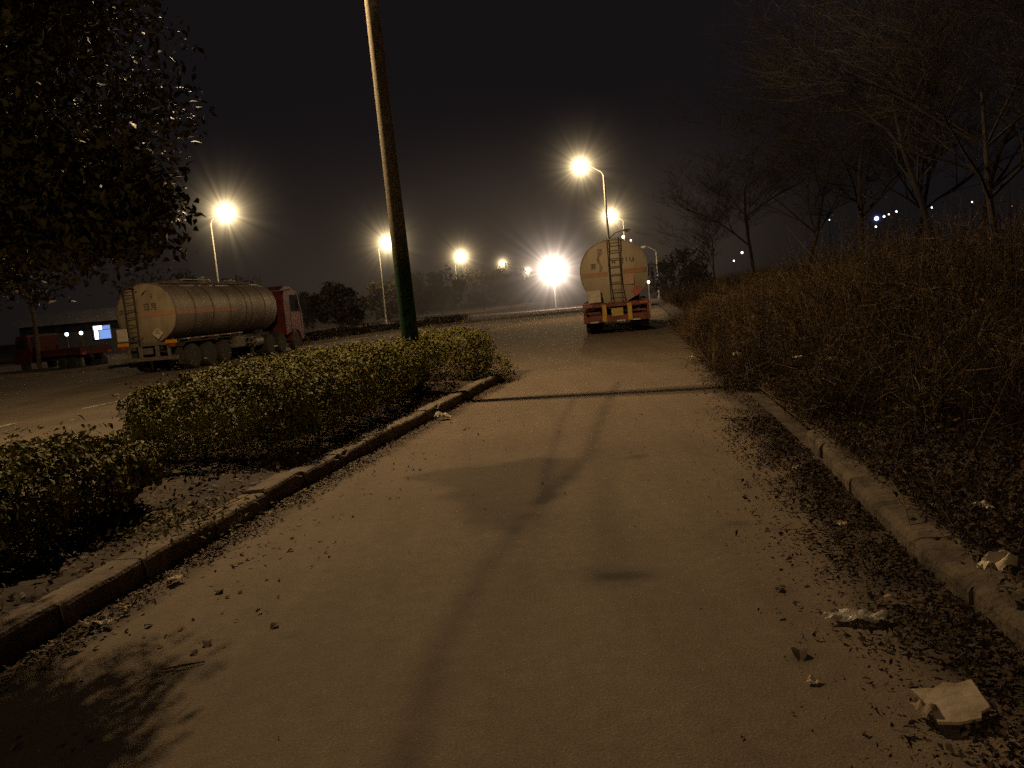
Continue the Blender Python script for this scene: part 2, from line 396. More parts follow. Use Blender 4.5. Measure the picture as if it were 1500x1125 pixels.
def inpoly(X, Y, P):
    ins = np.zeros(X.shape, bool); n = len(P)
    for i in range(n):
        a, b = P[i], P[(i + 1) % n]
        c = ((a.y > Y) != (b.y > Y)) & (X < (b.x - a.x) * (Y - a.y) / (b.y - a.y + 1e-12) + a.x)
        ins ^= c
    return ins
dd = segd(X, Y, poly + [poly[0]]); sd = np.where(inpoly(X, Y, poly), dd, -dd)
st += .5 * np.clip((sd + .06 + .14 * N3) / .2, 0, 1)
for px, py, rx, a in [(905, 843, .22, .45), (885, 846, .1, .3), (930, 842, .1, .3), (935, 669, .13, .5), (1080, 767, .09, .5), (1137, 776, .06, .5), (265, 990, .16, .35), (430, 930, .05, .3), (1175, 965, .07, .5), (1145, 866, .05, .4)]:
    g = G(px, py); st += a * np.clip(1.3 - np.hypot(X - g.x, (Y - g.y) / .9) / rx + N3 * .8, 0, 1)
# dirt creeping in from both kerbs
dr = (LA - (1.0 + .28 * NZ + .16 * N3)); st += .95 * np.clip(dr / .2, 0, 1) * (.75 + .5 * N3)
dl = ((-3.3 + .05 * np.maximum(0, SS - 7) + .32 + .10 * NZ + .08 * N3) - LA); st += .6 * np.clip(dl / .14, 0, 1)
st += .10 * np.clip(NZ + .1, 0, 1)
ZZ = .004 * NZ - .0 * X
nr, nc = X.shape; idx = np.arange(nr * nc).reshape(nr, nc)
Fq = np.stack([idx[:-1, :-1], idx[:-1, 1:], idx[1:, 1:], idx[1:, :-1]], -1).reshape(-1, 4)
tag(np_mesh('service_road', np.stack([X, Y, ZZ], -1).reshape(-1, 3), Fq, M['road'], attr={'stain': np.clip(st, 0, 1.15).ravel()}, smooth=True), kind='structure')
# continuation of the dusty road over the junction
st2 = [W(-8.5, 18.96), W(1.8, 18.96), W(1.8, 33), W(1.6, 48), W(4, 62), W(12, 76), W(2, 78), W(-6, 62), W(-9, 45)]
sheet('junction_surface', st2, -.002, M['road'])
# lane dashes
for i, (a, b) in enumerate([((122, 598), (205, 581)), ((300, 557), (345, 547)), ((-90, 645), (20, 620)), ((455, 524), (480, 519))]):
    A_, B_ = G(*a), G(*b); n_ = (B_ - A_).normalized().cross(Vector((0, 0, 1))) * .075
    mb = MB(); k = 12; vs = []
    for j in range(k + 1):
        p = A_.lerp(B_, j / k); r1 = random.uniform(.7, 1); vs += [p + n_ * r1, p - n_ * r1]
    mb.add([(v.x, v.y, -.003) for v in vs], [(2 * j, 2 * j + 1, 2 * j + 3, 2 * j + 2) for j in range(k)])
    tag(mb.build('lane_dash', M['paint']), kind='structure')

# median strip (soil) between the roads
def strip(name, ls, ss, zf, m):
    vs = []; 
    LA, SS = np.meshgrid(ls, ss)
    V = np.array([tuple(W(l, s, zf(l, s))) for l, s in zip(LA.ravel(), SS.ravel())])
    idx = np.arange(LA.size).reshape(LA.shape)
    Fq = np.stack([idx[:-1, :-1], idx[:-1, 1:], idx[1:, 1:], idx[1:, :-1]], -1).reshape(-1, 4)
    return tag(np_mesh(name, V, Fq, m, smooth=True), kind='structure')
def zmed(l, s):
    u = (l + 5.95) / 2.6; e = max(0, min(1, min(u, 1 - u) * 6))
    nose = 1 if s < 17 else max(0, 1 - ((s - 17) / .8) ** 2)
    wv = fb(l, s, 1.2) * .05 + fb(l, s, 4) * .025 + fb(l, s, 11) * .012
    return (.12 + (.09 + wv) * e) * nose - (.06 if s > 17.5 else 0)
ms = np.arange(-6, 17.9, .12)
strip_l = np.linspace(0, 1, 24)
V = []; 
for s in ms:
    r_ = kl(s) - .18
    if s > 16.8: r_ -= .9 * ((s - 16.8) / 1.0) ** 2
    for u in strip_l:
        l = -5.95 + (r_ + 5.95) * u; V.append(tuple(W(l, s, zmed(-5.95 + 2.6 * u, s))))
idx = np.arange(len(V)).reshape(len(ms), 24)
Fq = np.stack([idx[:-1, :-1], idx[:-1, 1:], idx[1:, 1:], idx[1:, :-1]], -1).reshape(-1, 4)
tag(np_mesh('median_soil', np.array(V), Fq, M['soil'], smooth=True), kind='structure')

def kerb(name, f, s0, s1, wd, ht, out, L=.72, jit=.009, sink=0.0, m='kerb', rough=.006):
    mb = MB(); s = s0
    while s < s1:
        e_ = min(s1, s + L * random.uniform(.85, 1.1)); off = random.uniform(-jit, jit); dz = random.uniform(-jit, jit) * .7
        n = 5; b = .035 if m == 'kerbd' else .03
        ring = []
        for j in range(n + 1):
            t = s + (e_ - s - .012) * j / n; l = f(t) + off + random.uniform(-rough, rough)
            h = ht + dz - sink + random.uniform(-rough, rough)
            pr = [(0, -.06), (0, h - b), (out * b * .35, h - b * .3), (out * b * 1.2, h), (out * (wd - .01), h - .004), (out * wd, h - .05), (out * wd, -.06)]
            if m == 'kerb' and random.random() < .06: pr[2] = (out * .03, h - .045); pr[1] = (0.004 * out, h - .06)
            ring.append([W(l + a, t, z) for a, z in pr])
        k = 7; vs = [v for r_ in ring for v in r_]
        fs = [(j * k + q, j * k + (q + 1) % k, (j + 1) * k + (q + 1) % k, (j + 1) * k + q) for j in range(n) for q in range(k)]
        fs += [tuple(range(k)), tuple(n * k + q for q in range(k))]
        mb.add(vs, fs); s = e_
    return tag(mb.build(name, M[m]), kind='structure')
kerb('left_kerb', kl, -4, 16.6, .22, .17, -1, L=.85, jit=.016, rough=.009)
kerb('median_far_kerb', lambda s: -5.9, -6, 16.8, .15, .12, -1)
kerb('right_kerb', lambda s: 1.45 + .06 * math.sin(s * .9), 1.2, 8.3, .27, .135, 1, jit=.012, sink=.01, m='kerbd', rough=.011)
# nose of the strip
mb = MB(); pts = [W(kl(16.6), 16.6), W(kl(17) - .25, 17.15), W(-3.6, 17.65), W(-4.4, 17.85), W(-5.2, 17.6), W(-5.8, 16.9)]
for a, b in zip(pts[:-1], pts[1:]):
    d = (b - a); ang = math.atan2(d.y, d.x)
    mb.box(((a.x + b.x) / 2, (a.y + b.y) / 2, .04), (d.length + .02, .15, .17), Matrix.Rotation(ang, 3, 'Z'), .03)
tag(mb.build('nose_kerb', M['kerb']), kind='structure')

# right bank
def zbank(l, s):
    d = max(0, l - 1.6)
    base = .09 + .42 * (1 - math.exp(-d / 2.2)) * min(1, max(.15, (s + 1) / 8)) + .05 * min(d, 14)
    return base + fb(l, s, .5) * .12 * min(1, d) + fb(l, s, 2.2) * .07 * min(1, d * 2) + fb(l, s, 7) * .025
bl = np.concatenate([np.arange(1.58, 6, .12), np.arange(6, 40, 1.0)]); bs = np.concatenate([np.arange(-2, 16, .14), np.arange(16, 90, 1.0)])
strip('bank_soil', bl, bs, zbank, M['soil'])
# far verge left
vl = [p + Vector((0, 0, 0)) for p in left]
mb = MB(); off = []
for i, p in enumerate(vl):
    t = (vl[min(i + 1, len(vl) - 1)] - vl[max(i - 1, 0)]).normalized(); n_ = Vector((-t.y, t.x, 0)); off.append(n_)
rows = []
for p, n_ in zip(vl, off):
    rows += [(*(p)[:2], -.02), (*(p)[:2], .14), (*(p + n_ * .18)[:2], .14), (*(p + n_ * 1.2)[:2], .12), (*(p + n_ * 60)[:2], .1)]
k = 5; fs = [(i * k + j, i * k + j + 1, (i + 1) * k + j + 1, (i + 1) * k + j) for i in range(len(vl) - 1) for j in range(k - 1)]
ms_ = [0 if (j < 2) else 1 for i in range(len(vl) - 1) for j in range(k - 1)]
mb.add(rows, fs); mb.m = ms_
tag(mb.build('far_verge', [M['kerb'], M['soil']]), kind='structure')

# ------------------------------------------------------------------ hedges
def hedge_pts(n, l0, l1, s0, s1, z0, z1, lump=.12, end=.5):
    """points on a rounded-box shell with lumps; thin layer inward"""
    P = []; N = []
    hl, hs, hz = (l1 - l0) / 2, (s1 - s0) / 2, (z1 - z0) / 2; c = ((l0 + l1) / 2, (s0 + s1) / 2, (z0 + z1) / 2)
    area = [2 * hl * 2 * hs, 2 * hz * 2 * hs, 2 * hz * 2 * hs, 2 * hl * 2 * hz, 2 * hl * 2 * hz, hl * hs * 1.2]
    cum = np.cumsum(area) / sum(area)
    ex = 3.2
    while len(P) < n:
        f = np.searchsorted(cum, random.random()); a, b = random.uniform(-1, 1), random.uniform(-1, 1)
        v = [(a, b, 1), (1, b, a), (-1, b, a), (a, 1, b), (a, -1, b), (a, b, -1)][f]
        m_ = (abs(v[0]) ** ex + abs(v[1]) ** ex * 1.0 + abs(v[2]) ** ex) ** (1 / ex)
        u = [x / m_ for x in v]
        # keep long axis straight: only round near the ends
        q = [c[0] + u[0] * hl, c[1] + v[1] * hs if abs(v[1]) < 1 - end / hs else c[1] + u[1] * hs, c[2] + u[2] * hz]
        nn = Vector((np.sign(u[0]) * abs(u[0]) ** 2 / hl, np.sign(u[1]) * abs(u[1]) ** 4 / hs, np.sign(u[2]) * abs(u[2]) ** 2 / hz)).normalized()
        g = noise.noise(Vector((q[0] * 1.7, q[1] * 1.7, q[2] * 2.2))) * lump + noise.noise(Vector((q[0] * 5, q[1] * 5, q[2] * 5))) * lump * .9
        if noise.noise(Vector((q[0] * 6.5, q[1] * 6.5, q[2] * 6.5 + 9))) < -.40 and random.random() < .7: continue
        dep = -random.expovariate(1 / .07) + g + (random.random() < .07) * random.uniform(0, .17)
        q = [q[i] + nn[i] * dep for i in range(3)]
        if q[2] < z0 - .05: continue
        P.append(tuple(W(q[0], q[1], q[2]))); N.append(tuple(W(nn[0], nn[1], nn[2])))
    return np.array(P), np.array(N)
def hedge(label, boxes, stems, size=.055, group=None, tint='leaf'):
    c0 = W((boxes[0][1] + boxes[0][2]) / 2, (boxes[0][3] + boxes[0][4]) / 2, .15)
    t = empty('hedge', c0); tag(t, label, 'hedge', group)
    PP = []; NN = []
    for (n, *bx) in boxes:
        p, q = hedge_pts(n, *bx); PP.append(p); NN.append(q)
    P = np.concatenate(PP) - np.array(c0); N = np.concatenate(NN)
    leaves('foliage', P, N, size, M[tint], t, width=.52, spread=.6)
    mb = MB()
    for (n, l0, l1, s0, s1, z0, z1, *_) in boxes:
        for i in range(int((s1 - s0) * stems)):
            s = random.uniform(s0 + .25, s1 - .25); l = random.uniform(l0 + .5, l1 - .4)
            for j in range(5):
                tl = l + random.uniform(-.7, .7); ts = s + random.uniform(-.7, .7)
                p0 = W(l, s, .1) - c0; p2 = W(tl, ts, z0 + random.uniform(.05, .3)) - c0
                p1 = p0.lerp(p2, .5) + Vector((random.uniform(-.1, .1), random.uniform(-.1, .1), -.06))
                mb.tube([p0, p1, p2, p2 + Vector((random.uniform(-.15, .15), random.uniform(-.15, .15), .2))], [.014, .010, .007, .003], 5)
                for q in range(3):
                    d = Vector((random.uniform(-.3, .3), random.uniform(-.3, .3), random.uniform(-.1, .08)))
                    mb.tube([p2, p2 + d], [.005, .002], 4)
    mb.build('stems', M['twig'], t)
    return t
hedge('long clipped green hedge along the strip, running from the gap to the utility pole', [(80000, -5.8, -3.42, 7.7, 14.4, .26, 1.06), (9000, -5.5, -3.3, 12.8, 15.1, .5, 1.06)], 1.8, size=.052)
hedge('nearer, wider-leaved hedge block cut off by the left edge of the photo', [(32000, -5.8, -3.9, 2.4, 6.75, .24, .83)], 1.8, size=.066)
hedge('small rounded bush at the far tip of the planted strip', [(12000, -4.9, -2.95, 15.5, 17.3, .12, 1.12), (2200, -3.9, -2.6, 16.0, 17.5, -.1, .55)], 2.5)
# small sprout growing by the kerb
def tuft(name, label, cat, c, n, r, h, m, size, group=None):
    t = empty(name, c); tag(t, label, cat, group)
    P = np.stack([rng.normal(0, r, n), rng.normal(0, r, n), rng.uniform(.02, h, n)], 1)
    leaves('foliage', P, np.tile([0, 0, 1.], (n, 1)), size, M[m], t, spread=1)
    mb = MB()
    for i in range(9):
        mb.tube([(0, 0, -.02), (random.gauss(0, r), random.gauss(0, r), h * .9)], [.006, .002], 4)
    mb.build('stems', M['twig'], t); return t
g = G(415, 690); tuft('sapling', 'low leafy sprout in front of the long hedge, close to the kerb', 'plant', (g.x - .1, g.y + .1, .15), 420, .17, .3, 'leaf', .05)
g = G(250, 765, .2); tuft('sapling', 'patch of low seedlings on bare soil between the two hedges', 'plant', (g.x, g.y, .17), 420, .33, .10, 'leaf', .05)
# ------------------------------------------------------------------ ground litter
def scatter(n, f):
    P = []
    while len(P) < n:
        p = f()
        if p is not None: P.append(p)
    return np.array([tuple(p) for p in P])
def leftlit():
    s = random.uniform(1, 16) if random.random() < .5 else random.uniform(2, 9); d = abs(random.gauss(0, .11))
    if random.random() < .06: d = random.uniform(0, 1.1)
    if fb(0, s, 1.3) < -.2 and random.random() < .6: return None
    return W(kl(s) + .03 + d, s, .008 + random.random() * .02 * (d < .25))
P = scatter(4200, leftlit)
def small_leaves(name, P, size, m, label=None, spread=.35):
    o = leaves(name, P, np.tile([0, 0, 1.], (len(P), 1)), size, M[m], None, width=.5, spread=spread); tag(o, label, 'fallen leaves', kind='stuff'); return o
small_leaves('fallen_leaves', P, .042, 'litter', 'dry brown leaves swept against the left kerb')
def medlit():
    s = random.uniform(1, 17.3); u = random.random()
    l = -5.9 + 2.55 * u; 
    if l > kl(s) - .15: return None
    return W(l, s, zmed(-5.95 + 2.6 * (l + 5.95) / (kl(s) - .18 + 5.95), s) + .015)
small_leaves('fallen_leaves', scatter(5200, medlit), .06, 'litter', 'dead leaves and twigs lying on the planted strip', .6)
def rightlit():
    s = random.uniform(1.2, 10) if random.random() < .75 else random.uniform(1.2, 18)
    l = 1.44 - abs(random.gauss(0, .27))
    if fb(l, s, 2.2, 5) < -.15 and random.random() < .6: return None
    return W(l, s, .008 + random.random() * .025)
small_leaves('fallen_leaves', scatter(9000, rightlit), .042, 'litterd', 'dark rotting leaves and dirt beside the right kerb', .55)
def banklit():
    s = random.uniform(1.0, 13); l = 1.62 + abs(random.gauss(0, 1.3))
    return W(l, s, zbank(l, s) + .015 + random.random() * .04)
small_leaves('fallen_leaves', scatter(26000, banklit), .048, 'litterd', 'thick dark leaf litter on the right bank', .8)
small_leaves('fallen_leaves', scatter(900, banklit), .055, 'litter', 'paler dry leaves scattered over the right bank', .8)
def kerblit():
    s = random.uniform(1.2, 8.2); l = 1.47 + random.betavariate(2, 1) * .32
    return W(l, s, .138 + random.random() * .03)
small_leaves('fallen_leaves', scatter(1300, kerblit), .04, 'litterd', 'dark leaves and dirt spilling over the right kerb', .5)
def crumb():
    s = random.uniform(1.2, 11) if random.random() < .8 else random.uniform(1.2, 20); l = 1.44 - abs(random.gauss(0, .33))
    if fb(l, s, 2.2, 5) < -.12 and random.random() < .7: return None
    return W(l, s, .006 + random.random() * .02)
small_leaves('fallen_leaves', scatter(9000, crumb), .019, 'litterd', 'fine crumbled leaf dirt along the right kerb', .8)
def anylit():
    s = random.uniform(1.5, 22) ; l = random.uniform(-3.1, 1.2); return W(l, s, .008)
small_leaves('fallen_leaves', scatter(120, anylit), .035, 'litterd', 'tiny dark leaf crumbs strewn over the dusty road', .3)

# single leaves on the road
def one_leaf(px, py, sz, label, m='litterd'):
    g = G(px, py); t = empty('fallen_leaf', (g.x, g.y, .006), random.uniform(0, 6))
    mb = MB(); k = 9; vs = []
    for i in range(k):
        u = i / (k - 1); w_ = math.sin(PI * u ** .8) * .28 * sz; x = (u - .5) * sz
        z = .02 * math.sin(u * 5) * sz * 4
        vs += [(x, -w_, z + w_ * .5), (x, 0, z), (x, w_, z + w_ * .4)]
    fs = [f for i in range(k - 1) for f in ((3 * i, 3 * i + 1, 3 * i + 4, 3 * i + 3), (3 * i + 1, 3 * i + 2, 3 * i + 5, 3 * i + 4))]
    mb.add(vs, fs); o = mb.build('fallen_leaf', M[m]); o.location = t.location; o.rotation_euler = t.rotation_euler; bpy.data.objects.remove(t)
    tag(o, label, 'leaf', 'single leaves lying on the road')
for px, py, sz, lb in [(402, 919, .07, 'dark curled leaf alone on the road, right of the leafy shadow'), (218, 918, .06, 'dark leaf on the road near the heaped litter at the left kerb'),
    (322, 868, .09, 'larger dark leaf just off the left litter band'), (352, 869, .05, 'small dark leaf right of the larger one by the left litter'), (304, 945, .09, 'leaf in the dark cluster above the thin twig at lower left'),
    (285, 958, .07, 'lower leaf in the dark cluster above the thin twig'), (680, 630, .07, 'dark leaf on the road below the pole shadow, left part'), (708, 646, .06, 'dark leaf below and right of the one under the pole shadow'),
    (615, 689, .06, 'dark speck of leaf at the left end of the damp stain'), (425, 808, .06, 'thin pale leaf right of the left litter band'),
    (1172, 962, .12, 'torn dark leaf heap on the right side of the road'), (1143, 865, .07, 'dark leaf on the right side above the torn heap')]:
    one_leaf(px, py, sz, lb)
g0, g1 = G(235, 984), G(300, 972); mb = MB()
mb.tube([(g0.x, g0.y, .01), ((g0.x + g1.x) / 2, (g0.y + g1.y) / 2 - .02, .02), (g1.x, g1.y, .01)], [.003, .006, .003], 5)
mb.tube([((g0.x + g1.x) / 2, (g0.y + g1.y) / 2 - .02, .02), (g0.x + .03, g0.y - .09, .01)], [.004, .002], 5)
tag(mb.build('twig', M['twig']), 'thin forked twig lying on the road at lower left', 'twig')
# scraps
def scrap(name, label, cat, px, py, w_, d_, m, z=.01, ht=.05, group=None, rz=None, seg=16, sh=None):
    g = G(px, py, z); mb = MB(); vs = []
    for i in range(seg):
        for j in range(seg):
            u, v = i / (seg - 1) - .5, j / (seg - 1) - .5
            r1 = 1 + .25 * noise.noise(Vector((u * 4 + px, v * 4, 3)))
            hh = ht * (abs(noise.noise(Vector((u * 1.9 + px, v * 1.9 + py, 1)))) * 1.5 + .25 * abs(noise.noise(Vector((u * 5 + px, v * 5, 2)))) + .25 * (.5 - max(abs(u), abs(v))) )
            vs.append((u * w_ * r1 + (v * .3 * w_), v * d_ * r1, hh))
    fs = [(i * seg + j, i * seg + j + 1, (i + 1) * seg + j + 1, (i + 1) * seg + j) for i in range(seg - 1) for j in range(seg - 1)
          if not ((i in (0, seg - 2)) and (j in (0, seg - 2)) or (random.random() < .25 and (i in (0, seg - 2) or j in (0, seg - 2))))]
    mb.add(vs, fs); o = mb.build(name, M[m], smooth=True); o.location = g; o.rotation_euler = (0, 0, random.uniform(0, 3) if rz is None else rz)
    return tag(o, label, cat, group)
g = G(1398, 1042, .03); mb = MB(); vs = []; ol = [(-.11, -.075), (-.04, -.09), (.045, -.085), (.06, -.06), (.105, -.045), (.125, .085), (.06, .075), (.02, .09), (-.03, .07), (-.115, .08), (-.10, .01)]
k = len(ol)
vs = [(x, y, .012 + (y + .09) * .30) for x, y in ol]; vs += [(x * .99, y * .99, z - .012) for x, y, z in vs]
mb.add(vs, [tuple(range(k)), tuple(range(k, 2 * k))[::-1]] + [(i, (i + 1) % k, k + (i + 1) % k, k + i) for i in range(k)])
o = mb.build('torn_board', M['paper']); o.location = g; o.rotation_euler = (0, 0, .1); tag(o, 'pale torn sheet of board at the lower right, largest scrap', 'litter')
scrap('paper_scrap', 'brownish crumpled wad touching the left end of the big torn sheet', 'litter', 1362, 1042, .1, .12, 'stone', .03, .07)
scrap('plastic_bag', 'crumpled grey plastic wrapper where the dirt meets the road on the right', 'litter', 1255, 906, .24, .13, 'bag', .015, .055, seg=16)
for px, py, w_, z, lb, m_ in [(1192, 998, .05, .01, 'small pale scrap on the bare road left of the big torn sheet', 'paper'), (1232, 768, .06, .03, 'small white scrap in the dirt beside the upper right kerb', 'paper'),
    (1460, 832, .17, .25, 'long pale scrap on the leaf litter behind the right kerb', 'paper'), (1440, 742, .10, .3, 'grey scrap in the weeds at the right edge', 'bag'),
    (1168, 686, .10, .03, 'reddish brown scrap at the foot of the pale kerb stone', 'stone'), (135, 915, .11, .03, 'pale crumpled paper in the leaves at the left kerb, nearest the camera', 'paper'),
    (160, 912, .06, .03, 'small crumpled paper right beside the nearest one at the left kerb', 'paper'), (258, 848, .11, .03, 'pale flat paper in the leaves at the middle of the left kerb', 'paper'),
    (184, 890, .05, .04, 'tiny pale wad against the left kerb face', 'paper'), (108, 945, .08, .03, 'brown paper scrap half hidden in leaves at lower left', 'stone'),
    (650, 611, .2, .04, 'white plastic bag against the far left kerb before the pole shadow', 'bag'), (1305, 875, .06, .03, 'grey pebble like scrap in the right gutter', 'stone'),
    (1117, 639, .04, .03, 'tiny white scrap at the weed edge beyond the stones', 'paper'), (1013, 523, .10, .05, 'white scrap at the weed edge before the far truck', 'paper'),
    (1022, 528, .09, .05, 'second white scrap just right of the one before the far truck', 'paper'), (1080, 521, .2, .25, 'white rag caught in weeds where the pole shadow ends', 'bag'),
    (1213, 527, .12, .5, 'bright scrap deep in the weeds on the bank', 'paper'), (1168, 524, .12, .45, 'pale scrap in the weeds left of the bright one', 'bag'), (1310, 512, .2, .6, 'pale scrap farthest right in the weeds on the bank', 'bag')]:
    scrap('paper_scrap', lb, 'litter', px, py, w_, w_ * .8, m_, z, w_ * .38)

# ------------------------------------------------------------------ weeds on the right
def weedpos(n, s0, s1, l0, l1, pw=1.0):
    s = s0 + (s1 - s0) * rng.uniform(0, 1, n) ** pw; l = l0 + (l1 - l0) * rng.uniform(0, 1, n)
    keep = np.array([fb(a, b, .8, 3) > -.28 + .3 * random.random() * (b < 5) for a, b in zip(l, s)])
    l, s = l[keep], s[keep]
    return np.array([tuple(W(a, b, zbank(a, b))) for a, b in zip(l, s)]), l, s
def field(name, label, n, s0, s1, l0, l1, hf, wd, m, tilt=.35, pw=1.0, curl=.35):
    P, l, s = weedpos(n, s0, s1, l0, l1, pw)
    Dr = np.stack([rng.normal(0, tilt, len(P)), rng.normal(0, tilt, len(P)), np.ones(len(P))], 1)
    hh = np.array([hf(a, b) for a, b in zip(l, s)]) * rng.uniform(.45, 1.15, len(P))
    o = stalks(name, P, Dr, hh, wd * rng.uniform(.6, 1.4, len(P)), M[m], None, curl)
    tag(o, label, 'weeds', kind='stuff'); return o
def hn(l, s):
    d = max(0, l - 1.6)
    near = min(1, max(.1, (s - 2.5) / 6))
    h = (.12 + 1.15 * min(1, d / 3.0)) * near
    if s > 10: h += .45 * min(1, (s - 10) / 6)
    return max(.06, h * (1 + .9 * fb(l, s, .45, 8) + .55 * fb(l, s, 1.4, 2)))
field('dry_weeds', 'tangled dry brown weeds covering the right bank near the road', 26000, 3.0, 13, 1.6, 7, hn, .0032, 'weed', 1.0, curl=1.1)
field('dry_weeds', 'dense dry weeds further along the right bank', 30000, 12, 34, 1.15, 9, hn, .006, 'weed', .8, curl=1.0)
field('dry_weeds', 'distant weeds behind the far truck on the right', 9000, 33, 85, 2.2, 14, lambda l, s: 1.4, .018, 'weed', .4)
field('dry_grass', 'pale dry grass blades mixed through the bank weeds', 6500, 3.5, 26, 1.5, 6, lambda l, s: hn(l, s) * .7, .004, 'weedp', .9, curl=1.2)
field('dry_grass', 'low pale grass hanging over the right kerb', 1500, 3.0, 12, 1.55, 2.1, lambda l, s: .22, .003, 'weedp', .9, curl=.9)
field('dry_weeds', 'tall thin dark stems standing out of the bank', 2600, 4.5, 26, 1.9, 10, lambda l, s: 1.7 + .9 * fb(l, s, .6), .005, 'weed', .3, curl=.2)
# seed heads and dead leaflets in the weeds
P, l, s = weedpos(38000, 3.2, 26, 1.6, 8)
P[:, 2] += np.array([hn(a, b) for a, b in zip(l, s)]) * rng.uniform(.1, 1, len(P))
o = leaves('weed_leaves', P, np.tile([0, 0, 1.], (len(P), 1)), .055, M['weed'], None, width=.4, spread=1.2); tag(o, 'shrivelled brown leaflets caught in the bank weeds', 'weeds', kind='stuff')

field('dry_grass', 'short pale broken stalks lying on the leaf litter of the bank', 1500, 1.0, 9, 1.6, 4.5, lambda l, s: .22, .0025, 'weedp', 2.5, curl=.8)
def shrub(label, c, r, h, n, m='weed', m2='weedp'):
    t = empty('dry_shrub', c); tag(t, label, 'shrub', 'dry shrubs on the right bank')
    Dr = np.stack([rng.normal(0, .55, n), rng.normal(0, .55, n), np.ones(n)], 1)
    P = np.stack([rng.normal(0, r * .35, n), rng.normal(0, r * .35, n), np.zeros(n)], 1)
    stalks('stems', P, Dr, h * rng.uniform(.4, 1.1, n), .006, M[m], t, .7)
    k = n * 2; a = rng.uniform(0, 6.28, k); u = rng.uniform(0, 1, k)
    Q = np.stack([np.cos(a) * r * np.sqrt(u), np.sin(a) * r * np.sqrt(u), h * (1 - u * .6) * rng.uniform(.25, 1, k)], 1)
    Dq = np.stack([rng.normal(0, 1, k), rng.normal(0, 1, k), rng.normal(.1, .6, k)], 1)
    stalks('twigs', Q, Dq, rng.uniform(.15, .5, k), .004, M[m2], t, .8, 3)
    return t
for i, (px, py, y, r_, h, lb) in enumerate([(1060, 470, 21, .9, 1.9, 'tall tawny reed clump at the road edge just right of the far truck'), (1130, 430, 22, 1.3, 2.1, 'tawny dry thicket right of the reed clump, its top level with the horizon'),
    (1210, 430, 19, 1.3, 1.9, 'broad mound of dry vines in the middle of the bank'), (1330, 440, 16, 1.3, 2.2, 'dark tangle of vines under the blue lights'), (1430, 420, 13, 1.3, 2.4, 'high dark bramble at the right edge of the photo'),
    (1110, 560, 12.3, .45, .55, 'low dry clump where the pole shadow reaches the bank'), (1250, 620, 8.5, .6, .9, 'thin upright dry bush behind the pale kerb stone'), (1420, 640, 7.0, .7, 1.0, 'dark dry bush at the right edge above the kerb'), (1330, 560, 10.5, .8, 1.1, 'straggly bush in the middle right of the bank')]):
    p = D(px, py, y); l_, s_ = inv(p.x, p.y)
    shrub(lb, (p.x, p.y, zbank(l_, s_) - .03), r_, h - (0 if h < 1.5 else .55 + .03 * l_), (1700 if i < 3 else 900) if h > 1.5 else 420, 'tawny' if i < 3 else 'weed', 'tawny' if i < 3 else 'weedp')
# one long pale stem leaning over the kerb, dark fallen branch
a, b = G(1333, 772, .12), D(1303, 700, G(1333, 772, .12).y + .35)
mb = MB(); mb.tube([a, a.lerp(b, .5) + Vector((.02, 0, .02)), b], [.006, .005, .003], 5); tag(mb.build('dead_stem', M['weedp']), 'single pale dead stem leaning out over the right kerb', 'stem')
a, b = D(1098, 502, 15.5), D(1135, 486, 15.8); mb = MB(); mb.tube([a - Vector((.25, 0, .15)), a, b, b + Vector((.3, .1, .1))], [.03, .03, .025, .015], 6); tag(mb.build('broken_branch', M['bare']), 'dark broken branch sticking out of the weeds above the white rag', 'branch')
# kerb lump stones
def stone(label, px, py, r_, z=.05):
    g = G(px, py, z); mb = MB(); prof = [(-math.cos(PI * i / 8), max(.01, math.sin(PI * i / 8))) for i in range(9)]; mb.lathe(prof, 'Z', 14)
    mb.v = [tuple(Vector(v) * (1 + .28 * noise.noise(Vector(v) * 1.6 + Vector((px, 0, 0))))) for v in mb.v]
    o = mb.build('stone', M['kerb'], smooth=True); o.location = g; o.scale = (r_, r_ * 1.3, r_ * .7); tag(o, label, 'stone')

# ------------------------------------------------------------------ trees
def bare_tree(label, base, h, spread, seed, lean=(0, 0), dens=3):
    rd = random.Random(seed); t = empty('bare_tree', base); tag(t, label, 'tree', 'leafless trees on the right')
    tk = MB(); cr_ = MB()
    def grow(p, d, L, r_, lv):
        n = 4; pts = [p]; rs = [r_]
        q = p.copy(); dd = d.copy()
        for i in range(n):
            dd = (dd + Vector((rd.gauss(0, .13), rd.gauss(0, .13), rd.gauss(0.02, .08)))).normalized()
            q = q + dd * L / n; pts.append(q.copy()); rs.append(r_ * (1 - .6 * (i + 1) / n))
        (tk if lv == 0 else cr_).tube(pts, rs, 7 if lv == 0 else (4 if lv < 3 else 3), cap=False)
        if lv >= 5: return
        for i in range(dens + (2 if lv < 2 else 1)):
            k = rd.randint(1 if lv else 2, n); a = rd.uniform(0, 6.28)
            side = Vector((math.cos(a), math.sin(a), rd.uniform(-.1, .5)))
            nd_ = (dd * .7 + side * rd.uniform(.5, 1.0) * spread).normalized()
            grow(pts[k], nd_, L * rd.uniform(.5, .78), max(.004, rs[k] * .62), lv + 1)
    grow(Vector((0, 0, -.1)), Vector((lean[0], lean[1], 1)).normalized(), h * .42, h * .008, 0)
    tk.build('trunk', M['bare'], t); cr_.build('crown', M['bare'], t)
